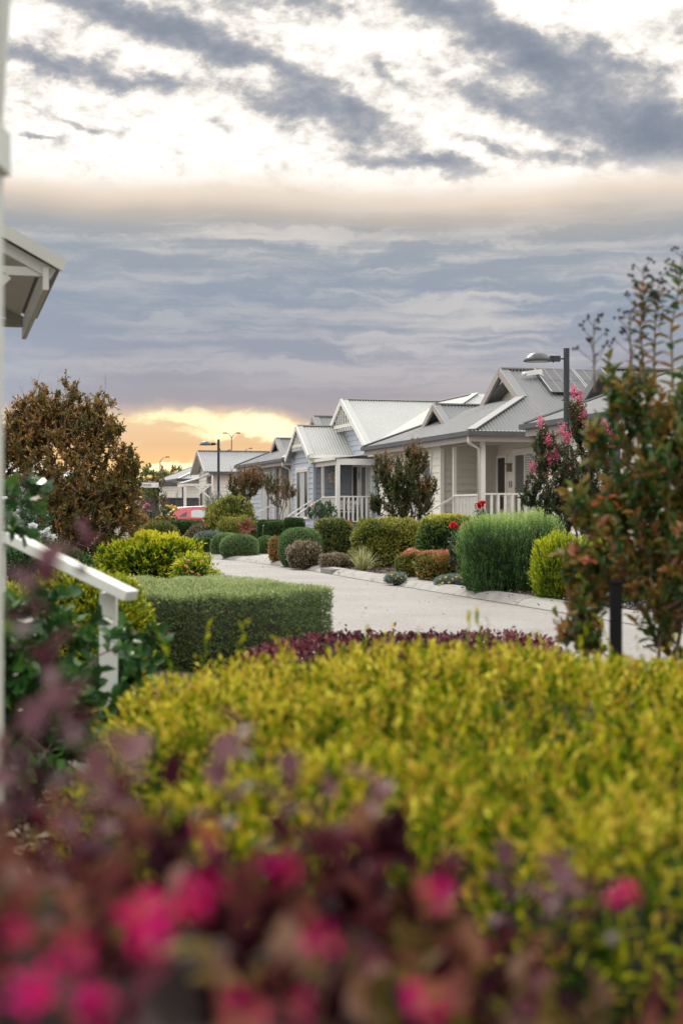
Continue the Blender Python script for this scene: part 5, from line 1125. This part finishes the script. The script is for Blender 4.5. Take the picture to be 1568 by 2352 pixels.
# roses
def rose_bush(label, vx, d, vtop, w_, m, blooms, rad, leaf='rose', seed=1, n=90, group=None, vlow=None):
    p = W(vx, vtop, d); h = p[2]; low = h * .3 if vlow is None else CZ + (1176 - vlow) / FV * d
    o = tree('rose_bush', label, 'rose bush', (p[0], d, .05), [(p[0], d, (h + low) / 2, w_, w_, (h - low) / 2, n)], Lf[leaf], 4, .014, .14, 6, .055, .034, seed, 3, 'd', 1., (.1, .8), .1, upf=.4, group=group)
    if blooms: flowers_on(o, [W(x, y, d - .12) for x, y in blooms], rad, m, seed=seed * 7)
    return o
rose_bush('tall red rose bush before the number 11 porch railing', 1102, 27, 1163, .16, M['red'], [(1099, 1160), (1107, 1157), (1104, 1164)], .075, seed=4, n=70)
rose_bush('low red rose bush between the photinia hedge and the rosemary', 1052, 24.8, 1203, .2, M['red'], [(1044, 1209), (1066, 1205), (1071, 1211), (1039, 1206)], .065, seed=5, n=70)
rose_bush('bluish-leaved rose bush with one orange bloom at the blue house steps', 740, 38, 1152, .42, Lf['orange'], [(719, 1162)], .06, seed=6, n=120, vlow=1200)
rose_bush('pink rose bush by the street sign', 338, 60, 1160, .42, M['pink'], [(335, 1163), (331, 1168), (339, 1160), (344, 1176), (322, 1187), (334, 1200), (345, 1196)], .11, 'rose', 7, 150)
rose_bush('yellow rose bush behind the rear of the red car', 382, 60, 1163, .50, Lf['yellow'], [(363, 1190), (370, 1186), (376, 1192), (386, 1190), (395, 1190), (388, 1180), (380, 1174), (392, 1168), (396, 1165), (402, 1168), (385, 1164), (367, 1195), (400, 1176)], .12, 'rose', 8, 150)
rose_bush('white rose bush with many blooms behind the brown tree', 60, 19, 1140, .45, Lf['whitebloom'], [(W_x, W_y) for W_x, W_y in ((14, 1150), (24, 1168), (34, 1190), (30, 1212), (46, 1215), (58, 1222), (76, 1213), (90, 1228), (104, 1232), (110, 1222), (118, 1238), (40, 1178))], .075, 'rose', 9, 130)

# --- crepe myrtles and other trees
tree('crepe_myrtle', 'bronze crepe myrtle between the blue house and number 11', 'tree', (*W(935, 1176, 33)[:2], .06),
     [(W(920, 1085, 33)[0], 33, 2.1, .62, .55, .55, 150), (W(930, 1140, 33)[0], 33, 1.55, .66, .55, .45, 130), (W(955, 1045, 33)[0], 33, 2.55, .28, .22, .42, 60), (W(880, 1050, 33)[0], 33, 2.35, .25, .25, .35, 40), (W(985, 1110, 33)[0], 33, 1.9, .18, .2, .3, 25), (W(860, 1150, 33)[0], 33, 1.5, .2, .2, .25, 25)],
     Lf['myrtle'], 6, .022, .26, 12, .062, .030, 21, 4, tint=(.0, .55), tip=.5, top=.35, bare=40, barelen=.2)
pk = [q_ for k_, q_ in enumerate([W(x, y, 23.8) for x, y in ((1316, 897), (1330, 912), (1240, 968), (1258, 985), (1290, 985), (1302, 1003), (1258, 1010), (1232, 1020), (1278, 1042), (1310, 1060), (1240, 1065), (1222, 1075), (1350, 985), (1375, 965), (1400, 1000), (1262, 1055), (1338, 955), (1212, 1050), (1390, 975))]) if k_ not in (3, 7, 10, 17)]
tree('crepe_myrtle', 'pink flowering crepe myrtle at the corner of number 11', 'tree', (*W(1325, 1176, 24)[:2], .06),
     [(W(1310, 1090, 24)[0], 24, 1.9, .72, .6, .62, 210), (W(1320, 1180, 24)[0], 24, 1.3, .68, .55, .45, 150), (W(1325, 960, 24)[0], 24, 2.85, .2, .2, .45, 45), (W(1385, 1010, 24)[0], 24, 2.55, .35, .3, .35, 50), (W(1250, 1030, 24)[0], 24, 2.4, .25, .2, .35, 40), (W(1215, 1130, 24)[0], 24, 1.6, .16, .15, .2, 18)],
     Lf['greenmyrtle'], 6, .022, .22, 12, .062, .030, 22, 4, tint=(.0, .45), tip=.5, top=.4, blossoms=dict(at=pk, n=130, r=.065, l=.026, m=Lf['pinkbloom']))
env = [(W(150, 1090, 25)[0], 25, 1.95, 1.22, 1.0, .9, 430), (W(180, 1180, 25)[0], 25, 1.15, 1.15, .9, .6, 330), (W(105, 920, 25)[0], 25, 3.05, .35, .35, .55, 90), (W(170, 990, 25)[0], 25, 2.7, .8, .6, .55, 190), (W(225, 960, 25)[0], 25, 2.95, .2, .2, .32, 40), (W(290, 1060, 25)[0], 25, 2.1, .22, .3, .4, 60), (W(40, 1000, 25)[0], 25, 2.6, .55, .5, .5, 170), (W(-40, 1100, 25)[0], 25, 1.9, .7, .6, .7, 160), (W(280, 1130, 25)[0], 25, 1.55, .35, .5, .55, 120)] + [(W(x, y, 25)[0], 25 + .3 * (i % 3 - 1), CZ + (1176 - y) / FV * 25,   .2, .2, .30, 17) for i, (x, y) in enumerate(((172, 905), (190, 930), (232, 930), (110, 940), (58, 945), (30, 950), (265, 985), (300, 1060), (140, 950)))]
tree('brown_tree', 'big multi-stemmed tree with brown autumn leaves behind the white handrail', 'tree', (*W(150, 1176, 25)[:2], .05), env, Lf['bronze'], 8, .035, .22, 12, .058, .034, 23, 4, tint=(.0, .85), tip=.25, bare=160, barelen=.34, upf=.35, rnd=.75, bark='bark_pale')
tree('small_tree', 'small bronze crepe myrtle with a round crown near the far dark lamp post', 'tree', (*W(572, 1176, 52)[:2], .06), [(W(563, 1110, 52)[0], 52, 2.35, .66, .6, .6, 210), (W(590, 1090, 52)[0], 52, 2.55, .35, .4, .4, 70)], Lf['myrtle'], 3, .035, .24, 10, .075, .038, 24, 3, top=.12, tint=(.1, .9), tip=.4, bare=14)
tree('small_tree', 'slim open crepe myrtle on a single stem before the slate house porch', 'tree', (*W(636, 1176, 46)[:2], .06), [(W(640, 1125, 46)[0], 46, 2.0, .48, .4, .5, 80), (W(618, 1105, 46)[0], 46, 2.3, .3, .3, .35, 40), (W(668, 1130, 46)[0], 46, 1.95, .22, .2, .2, 22)], Lf['myrtle'], 2, .03, .24, 10, .055, .026, 25, 3, tint=(.05, .8), tip=.4, bare=12)
tree('small_tree', 'thin bronze young tree in front of the dark fence', 'tree', (*W(358, 1176, 64)[:2], .0), [(W(350, 1130, 64)[0], 64, 2.1, .42, .4, .6, 46), (W(366, 1110, 64)[0], 64, 2.6, .25, .3, .4, 30), (W(372, 1150, 64)[0], 64, 1.8, .22, .3, .5, 30)], Lf['bronze'], 3, .03, .3, 9, .08, .04, 26, 2, tint=(.0, .6), bare=12)
tree('small_tree', 'little grey-green tree before the lean-to awning', 'tree', (*W(492, 1176, 62)[:2], 0), [(W(494, 1152, 62)[0], 62, 1.7, .42, .4, .5, 90)], Lf['silver'], 3, .02, .26, 10, .06, .018, 27, 3)
tree('small_tree', 'small soft green tree beside the far dark lamp post', 'tree', (*W(528, 1176, 60)[:2], 0), [(W(528, 1150, 60)[0], 60, 1.7, .45, .4, .45, 90)], Lf['ball'], 3, .02, .26, 10, .06, .018, 28, 3)

# --- middle-distance garden
bush('round golden-brown shrub in front of the red car bonnet', bx(478, 582, 1150, 50, .9), Lf['olive2'], 3000, L=.26, lv=8, ll=.10, lw=.034, ex=2.2, amp=.13, f=5, up=.5, tip=.9, tint=(.0, .7), core=.8, rnd=.5)
bush('dark leafy hedge in front of the rear wheel of the red car', bx(376, 480, 1199, 57, .5), Lf['dark'], 3600, name='hedge', cat='hedge', L=.12, lv=7, ll=.06, lw=.03, ex=3.5, amp=.05, up=.3, core=.92)
bush('low mauve-leaved shrub between the dark hedge and the clipped balls', bx(430, 560, 1208, 50, .5), Lf['blossomy'], 3200, L=.13, lv=7, ll=.05, lw=.022, ex=2.4, amp=.12, up=.5, core=.84)
bush('upright olive shrub behind the rusty flower', bx(500, 590, 1192, 47, .6), Lf['olive2'], 3000, L=.2, lv=8, ll=.055, lw=.018, ex=2.6, amp=.12, up=1., core=.84)
bush('small pink-tinged shrub with fluffy seed heads below the yellow roses', bx(320, 400, 1200, 46, .6), Lf['redtip'], 2400, L=.16, lv=7, ll=.05, lw=.018, ex=2.2, amp=.12, up=.6, tint=(0, .4), core=.84)
bush('dark purple-green lavender clump by the street sign post', bx(296, 345, 1178, 56, .7), Lf['bronze'], 1500, L=.25, lv=9, ll=.05, lw=.014, ex=2.2, amp=.1, up=1.2, core=.8)
bush('dark green round shrub beside the lime nandina', bx(212, 292, 1236, 27, .9), Lf['dark'], 3600, L=.1, lv=7, ll=.038, lw=.02, ex=2.3, amp=.08, up=.5, tip=.5, core=.88)
bush('bright lime-yellow nandina bush at the road edge behind the big box hedge', bx(262, 440, 1232, 24, .85), Lf['nandina'], 2300, name='nandina_bush', L=.36, lv=16, ll=.075, lw=.022, ex=2.1, amp=.17, f=4, up=.8, out=.8, rnd=.5, tip=.9, tint=(.0, .5), core=.66, newgrowth=.3, stray=.15, seed=31, bend=.8, spread=.7)
bush('low yellow nandina with coral leaves spilling onto the road', bx(398, 480, 1282, 22.5, .8), Lf['nandina'], 520, name='nandina_bush', L=.30, lv=12, ll=.07, lw=.02, ex=2.1, amp=.18, up=.4, rnd=.6, stray=.3, tip=.8, tint=(.0, .7), core=.55, seed=32, bend=.5)
nb_ = [o for o in COL.objects if o.name.startswith('nandina_bush')][-1]
flowers_on(nb_, [W(x, y, 22.0) for x, y in ((433, 1290), (440, 1316), (462, 1292), (455, 1322), (426, 1303))], .05, Lf['orange'], 'coral_leaf_cluster', 3, 2)
bush('low red-leaved ground shrub in front of the dark round shrub', bx(190, 262, 1272, 25, .6), Lf['burgundy'], 900, L=.12, lv=6, ll=.04, lw=.02, ex=2.2, amp=.1, core=.8)
bush('lime-yellow leafy bush behind the white handrail', bx(-10, 325, 1335, 9.4, .6), Lf['lime'], 5200, L=.16, lv=10, ll=.036, lw=.018, ex=2.6, amp=.08, f=4, up=.7, tip=.6, tint=(.0, .6), core=.84, seed=33)
bush('dark evergreen shrub filling the gap below the brown tree', bx(-90, 230, 1262, 17, .5), Lf['dark'], 4000, L=.14, lv=8, ll=.045, lw=.022, ex=2.6, amp=.08, core=.88)

# distant trees on the skyline, each its own
for i, (vx, vt, d, w_, lb) in enumerate(((352, 1068, 150, 2.6, 'green-brown distant tree right of the far hipped roof'), (383, 1072, 155, 2.4, 'reddish distant tree behind the hipped house roof'), (408, 1072, 170, 1.2, 'small distant conifer by the satellite dish'), (-120, 1080, 140, 5, 'wide distant tree behind the brown tree, left'), (60, 1092, 160, 4.5, 'low distant tree behind the brown tree'), (240, 1098, 165, 4, 'distant tree peeping between brown tree and far roof'))):
    p = W(vx, vt, d); tree('distant_tree', lb, 'tree', (p[0], d, 0), [(p[0], d, p[2] * .55, w_, w_, p[2] * .45, 170)], Lf['bronze' if i in (1,) else 'olive'], 2, .12, .7, 9, .3, .17, 50 + i, 3, inner=3)
for i in range(9):
    d = 230 + 12 * (i % 3); x = -95 + i * 24 + 5 * math.sin(i * 3.1); tree('distant_tree', 'distant skyline tree beyond the houses', 'tree', (x, d, 0), [(x, d, 3.3, 7 + 2 * math.sin(i * 2.), 5, 2.6, 150)], Lf['olive'], 2, .2, 1.4, 9, .6, .35, 70 + i, 3, inner=3, group='skyline trees beyond the houses')

# ------------------------------------------------------------------ foreground: porch, handrail, steps, near plants
def near_porch():
    o = thing('entry_porch', (-1.76, 9.0, 0), 'pale painted gabled porch roof at the upper left edge', 'porch', rz=YAW)
    sl = .54; ze = 2.87
    def P(x, y, dz=0): return (x, y, ze - x * sl + dz)
    rf = MB()
    rf.prism([P(0, 0), P(-1.9, 0), P(-1.9, 2.65), P(0, 2.65)], (0, 0, .02)); rf.build('roof', M['roof_mid'], o)
    b = MB(); b.beam(P(.01, -.03, -.012), P(-1.9, -.03, -.012), .03, .075); b.build('bargeboard', M['porch_paint'], o)
    b = MB(); b.beam(P(-.06, .04, -.10), P(-1.9, .04, -.10), .05, .068); b.build('top_chord', M['porch_paint'], o)
    b = MB(); b.box(-1.9, -.125, .025, .075, 2.79, 2.846); b.build('tie_beam', M['porch_paint'], o)
    b = MB(); b.beam((-.34, .05, 2.79), (-1.0, .05, 2.13), .05, .06); b.build('brace', M['porch_paint'], o)
    b = MB(); b.box(-.124, -.088, -.01, 2.65, 2.70, 2.842); b.build('fascia', M['porch_paint'], o)
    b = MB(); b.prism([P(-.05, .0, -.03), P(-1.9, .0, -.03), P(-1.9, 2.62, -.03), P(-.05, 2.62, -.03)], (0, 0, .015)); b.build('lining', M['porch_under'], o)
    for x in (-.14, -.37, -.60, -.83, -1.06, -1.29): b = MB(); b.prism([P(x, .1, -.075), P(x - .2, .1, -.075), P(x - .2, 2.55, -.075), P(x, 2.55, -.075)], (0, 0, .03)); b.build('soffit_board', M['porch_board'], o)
    b = MB(); b.box(-1.9, -.13, 2.56, 2.62, 2.79, 2.85); b.build('back_beam', M['porch_board'], o)
    b = MB(); b.beam(P(-.1, 2.6, -.10), P(-1.9, 2.6, -.10), .05, .075); b.build('back_chord', M['porch_board'], o)
    b = MB(); b.box(-1.98, -1.9, -.1, 3.4, 0, 4.1); b.build('wall', M['cream'], o)
near_porch()

po = thing('porch_post', (-.7615, 3.0, 0), 'blurred white porch post along the left edge', 'post')
b = MB(); b.box(-.05, .04, -.045, .045, -.05, 3.1); b.build('shaft', M['post_white'], po, bevel=.006)
b = MB(); b.box(-.053, .053, -.053, .053, 2.02, 2.11); b.build('collar', M['post_white'], po)
b = MB(); b.beam((.025, 0, 2.1), (.056, 0, 2.6), .02, .04); b.build('brace', M['post_white'], po)

hr = thing('stair_handrail', (-1.03, 6.3, 0), 'white painted timber handrail sloping down to its end post', 'handrail')
b = MB(); b.beam((.12, -.12, .935), (-.46, .12, 1.185), .10, .046); b.beam((-.46, .12, 1.185), (-.62, .12, 1.185), .10, .046); b.build('rail', M['post_white'], hr, bevel=.004)
b = MB(); b.box(-.036, .036, -.036, .036, .0, .945); b.build('end_post', M['post_white'], hr, bevel=.004)
b = MB(); b.box(-.58, -.49, .07, .16, .0, 1.155); b.build('newel_post', M['post_white'], hr, bevel=.004)
b = MB(); b.beam((-.05, -.02, .16), (-.5, .12, .42), .045, .07); b.build('bottom_rail', M['post_white'], hr)
for i in range(4):
    st = MB(); st.box(-.55, .55, -.16, .16, 0, .07 + .105 * i)
    so_ = thing('stair_step', (-1.62 - .27 * i, 5.2, 0), ('lowest pale concrete stair step beside the mulch', 'second pale stair step up from the mulch', 'third pale stair step up from the mulch', 'top pale stair step below the porch')[i], 'step', 'pale stair steps at the handrail', rz=R(95))
    st.build('tread', M['drive'], so_, bevel=.01)

# rose-like climber with round dark leaves on the rail
def climber():
    r = np.random.default_rng(61); o = thing('climbing_rose', (-1.3, 5.9, .05), 'dark green round-leaved climbing rose tangled over the white handrail', 'climber'); B = np.array([-1.3, 5.9, .05]); lines, P, D = [], [], []
    def cane(a, b, c_, n, side=.11):
        t = np.linspace(0, 1, 14)[:, None]; a, b, c_ = map(np.array, (a, b, c_)); pts = a * (1 - t) ** 2 + 2 * b * t * (1 - t) + c_ * t * t + r.normal(0, .008, (14, 3)); lines.append((pts - B, np.linspace(.007, .0025, 14)))
        tt = np.sort(r.uniform(.12, 1, n)); q = np.stack([np.interp(tt, t[:, 0], pts[:, k]) for k in range(3)], 1); d = r.normal(0, 1, (n, 3)) * np.array([1, .8, .6]); d = nrm(d); P.append(q); D.append(d)
        for i in range(n): lines.append((np.stack([q[i], q[i] + d[i] * side]) - B, np.array([.002, .001])))
    e = lambda vx, vy, d: tuple(W(vx, vy, d))
    cane((-1.75, 6.0, .05), e(40, 1190, 5.6), e(34, 1080, 5.4), 16); cane((-1.6, 5.8, .05), e(80, 1400, 5.6), e(190, 1440, 5.5), 34)
    cane((-1.2, 6.6, .05), e(200, 1420, 6.7), e(395, 1460, 6.6), 34); cane((-1.1, 6.6, .05), e(230, 1470, 6.6), e(350, 1540, 6.5), 34); cane((-1.7, 5.7, .05), e(40, 1360, 5.4), e(110, 1400, 5.3), 40)
    cane((-1.5, 5.6, .05), e(100, 1480, 5.4), e(190, 1600, 5.5), 40); cane((-1.3, 5.7, .05), e(180, 1520, 5.5), e(150, 1660, 5.4), 40); cane((-1.8, 5.6, .05), e(20, 1400, 5.2), e(60, 1500, 5.2), 50); cane((-1.7, 5.5, .05), e(30, 1480, 5.2), e(110, 1580, 5.2), 50); cane((-1.5, 5.6, .05), e(60, 1600, 5.3), e(110, 1740, 5.2), 40); cane((-1.4, 5.7, .05), e(160, 1600, 5.5), e(190, 1730, 5.4), 34); cane((-1.4, 5.8, .05), e(180, 1560, 5.7), e(300, 1620, 5.8), 26); cane((-1.4, 5.8, .05), e(200, 1460, 5.8), e(262, 1500, 5.9), 14); cane((-1.2, 5.9, .05), e(300, 1480, 6.5), e(310, 1560, 6.5), 26); cane((-1.9, 5.9, .05), e(-20, 1330, 5.4), e(30, 1420, 5.4), 36)
    V, F = tubes_np(lines); mesh_np('cane', V, F, [M['bark']], None, None, o)
    P = np.concatenate(P); D = np.concatenate(D); V, F, T = sprigs(P - B, D, .11, 5, .068, .052, .95, 'l', (.0, .6), .25, jit=.5, r=r, t0=.25, bend=1.2)
    mesh_np('foliage', V, F, [Lf['climber']], None, T, o)
climber()

# purple loropetalum hedge by the road
c = (.40, 8.5, .24); shrub('purple_hedge', 'low purple-leaved hedge at the near side of the road', 'hedge', c, (.99, .80, .26), Lf['burgundy'], 3400, L=.11, lv=7, ll=.036, lw=.022, ex=4, amp=.06, f=4, up=.9, out=.6, rnd=.45, spread=.9, kind='l', tint=(.05, .75), tip=.2, core=.86, coremat='core_shade_seed', seed=41, stems=True)
# the wide yellow-green abelia in front of the camera
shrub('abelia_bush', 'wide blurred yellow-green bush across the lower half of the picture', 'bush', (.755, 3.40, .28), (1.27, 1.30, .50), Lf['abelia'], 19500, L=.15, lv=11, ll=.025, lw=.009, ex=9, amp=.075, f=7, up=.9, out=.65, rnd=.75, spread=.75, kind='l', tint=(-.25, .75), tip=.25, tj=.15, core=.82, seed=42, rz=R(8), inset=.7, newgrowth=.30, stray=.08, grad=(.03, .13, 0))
# single long shoots rising from it
def shoots(name, parent, pts, h, m, ll, lw, lv, seed, tint=(.3, .7), sprd=.6):
    r = np.random.default_rng(seed); P = np.array(pts); D = nrm(np.array([0, 0, 1.]) + r.normal(0, .22, P.shape)); V, F, T = sprigs(P, D, h, lv, ll, lw, sprd, 'l', tint, .4, r=r); q = np.array(parent.location); mesh_np(name, V - q, F, [m], None, T, parent)
ab = [o for o in COL.objects if o.name.startswith('abelia_bush')][0]
for i, (x, y, d) in enumerate(((1150, 1530, 4.2), (1195, 1520, 4.2), (1175, 1540, 4.1), (600, 1540, 4.0), (545, 1545, 4.1), (1290, 1560, 4.3), (480, 1555, 4.0), (760, 1560, 3.9), (1390, 1540, 4.2), (1500, 1530, 4.2), (880, 1560, 3.9), (1040, 1560, 4))): shoots('shoot', ab, [W(x, y, d)], .15, Lf['abelia'], .03, .011, 9, 77 + i, (.3, .5))

# burgundy fringe-flower shrub right in front of the lens
fs = shrub('fringe_flower_bush', 'strongly blurred burgundy bush with magenta flowers at the bottom edge', 'bush', (-.17, 1.22, .55), (.49, .36, .385), Lf['fringe'], 1050, L=.10, lv=7, ll=.038, lw=.025, ex=2.8, amp=.10, f=4, up=.7, out=.8, rnd=.5, spread=.9, kind='l', tint=(.0, .9), tip=.05, core=.88, coremat='core_shade_seed', seed=43, zmin=-1)
for i, (x, y, d) in enumerate(((140, 1690, 1.25), (50, 1900, 1.1), (150, 1980, 1.1), (175, 1330, 1.9), (30, 1480, 1.25), (200, 1800, 1.2), (90, 1880, 1.15), (240, 1900, 1.2), (600, 1810, 1.55), (1150, 2120, 1.5), (1300, 2130, 1.5), (520, 1920, 1.4), (700, 1960, 1.4), (860, 1960, 1.4), (1430, 2150, 1.5), (1240, 2150, 1.45), (620, 1960, 1.35))):
    shoots('shoot', fs, [W(x, y, d)], .075, Lf['fringe_pale'], .036, .026, 6, 78 + i, (.0, .7), 1.25)
def fringe(c, n, s, seed, i=9):
    s = s * (.5 if i > 1 else .62); r = np.random.default_rng(seed); d = nrm(r.normal(size=(n, 3)) + np.array([0, -.4, .3])); P = d * .006; V, F, T = leaves(P, d, nrm(r.normal(size=(n, 3))), s * r.uniform(.6, 1.1, n), s * .42, r.uniform(0, 1, n), 'l'); e = mesh_np('blossom', V, F, [Lf['magenta']], None, T, fs); e.location = np.array(c) - np.array(fs.location)
for i, (x, y, d, n, s) in enumerate(((325, 2110, .98, 22, .034), (370, 2150, 1.0, 14, .026), (440, 2060, 1.05, 22, .032), (485, 2045, 1.07, 14, .024), (648, 1992, 1.12, 14, .024), (1005, 2055, 1.12, 18, .026), (1432, 2065, 1.35, 20, .034), (462, 1930, 1.15, 12, .024), (172, 2175, .95, 16, .024), (735, 2165, 1.0, 12, .022), (222, 2315, .9, 18, .026), (60, 2275, .9, 20, .030), (570, 2310, .93, 16, .024), (45, 2150, .98, 12, .022), (690, 2320, .93, 10, .018), (975, 2290, .95, 16, .028), (100, 2250, .9, 12, .024))): fringe(W(x, y, d * .86), n, s * .72, 300 + i, i)

# near crepe myrtle at the right with its black post
e = lambda vx, d=5.6: W(vx, 1176, d)[0]; z_ = lambda vy, d=5.6: W(0, vy, d)[2]
tree('crepe_myrtle', 'near out-of-focus crepe myrtle with bronze and green leaves at the right edge', 'tree', (1.32, 5.6, .05),
     [(e(1505), 5.6, z_(1130), .22, .28, .42, 84), (e(1425), 5.6, z_(1190), .13, .22, .24, 30), (e(1545), 5.6, z_(960), .16, .25, .28, 30), (e(1455), 5.6, z_(930), .08, .12, .14, 10), (e(1375), 5.6, z_(1330), .08, .12, .10, 10), (e(1345), 5.6, z_(1440), .06, .08, .05, 7), (e(1520), 5.6, z_(1320), .20, .25, .18, 36), (e(1600), 5.6, z_(1150), .3, .3, .5, 60), (e(1560), 5.6, z_(1430), .2, .2, .12, 16), (e(1330), 5.6, z_(1150), .06, .1, .06, 8), (e(1370), 5.6, z_(1010), .05, .1, .06, 6), (e(1320), 5.6, z_(1290), .05, .1, .05, 6), (e(1330), 5.6, z_(1390), .05, .1, .04, 6), (e(1300), 5.6, z_(1460), .05, .1, .03, 6), (e(1410), 5.6, z_(900), .05, .1, .06, 6)],
     Lf['front_myrtle'], 4, .016, .14, 9, .050, .026, 44, 2, 'l', .95, (.0, .62), .2, upf=.7, jit=.5)
cm = [o for o in COL.objects if o.name.startswith('crepe_myrtle')][-1]
def spire(pts, w0, n, top):
    pts = [np.array(W(*p)) - np.array(cm.location) for p in pts]; V, F = tubes_np([(np.array(pts), np.linspace(.005, .0015, len(pts)))]); mesh_np('shoot', V, F, [M['bark']], None, None, cm)
    r = np.random.default_rng(int(w0 * 1e4) + n); t = np.linspace(.0, .8 if top else 1, n); q = np.stack([np.interp(t, np.linspace(0, 1, len(pts)), np.array(pts)[:, k]) for k in range(3)], 1); ph = np.arange(n) * 2.4; A = nrm(np.stack([np.cos(ph), np.sin(ph), .55 + 0 * ph], 1)); V, F, T = leaves(q, A, nrm(A * -.5 + np.array([0, 0, 1.])), w0, w0 * .45, r.uniform(.05, .75, n), 'l'); mesh_np('leaves', V, F, [Lf['front_myrtle']], None, T, cm)
    if top:
        L_ = []; s_ = pts[-1]
        for i in range(12):
            z = -.22 * (i / 12); a = i * 2.4; l = .03 + .05 * i / 12; b0 = s_ + np.array([0, 0, z]); b1 = b0 + np.array([math.cos(a) * l, math.sin(a) * l, l * .9]); L_.append((np.stack([b0, b1]), np.array([.0016, .0012]))); 
            for w_ in range(3): c_ = b1 + r.normal(0, .008, 3); L_.append((np.stack([c_ - [0, 0, .006], c_, c_ + [0, 0, .006]]), np.array([.002, .0075, .002])))
        V, F = tubes_np(L_, 6); mesh_np('seed_head', V, F, [M['core_shade_seed']], None, None, cm)
spire([(1480, 900, 5.6), (1470, 760, 5.55), (1478, 680, 5.5), (1475, 615, 5.5)], .056, 44, True); spire([(1450, 850, 5.6), (1445, 760, 5.6), (1445, 715, 5.6)], .035, 10, True)
spire([(1545, 900, 5.4), (1540, 760, 5.4), (1560, 650, 5.4), (1566, 580, 5.4)], .07, 26, True); spire([(1500, 860, 5.5), (1505, 720, 5.5), (1512, 640, 5.5)], .05, 28, True); spire([(1365, 900, 5.7), (1362, 800, 5.7), (1362, 738, 5.7)], .02, 4, True)
for i, (x, y, d, n, s) in enumerate(((1395, 1145, 5.3, 6, .034), (1355, 1290, 5.3, 5, .028))):
    r = np.random.default_rng(i); V, F, T = leaves(r.normal(0, .015, (n, 3)), nrm(r.normal(size=(n, 3))), nrm(r.normal(size=(n, 3))), s, s * .5, r.uniform(0, 1, n), 'l'); q = mesh_np('red_leaves', V, F, [Lf['red_l'] if 'red_l' in Lf else Lf.setdefault('red_l', leafmat('autumn_red_leaf', [(.28, .05, .02), (.42, .10, .04)], .3))], None, T, cm); q.location = W(x, y, d) - np.array(cm.location)

bp_ = thing('bollard_post', (W(1413, 1176, 5.36)[0], 5.36, 0), 'square black post standing just in front of the near crepe myrtle', 'post')
b = MB(); b.box(-.021, .021, -.021, .021, 0, 1.03); b.build('shaft', M['post_black'], bp_, bevel=.003)
b = MB(); b.box(-.024, .024, -.024, .024, 1.03, 1.042); b.build('cap', M['post_black'], bp_)
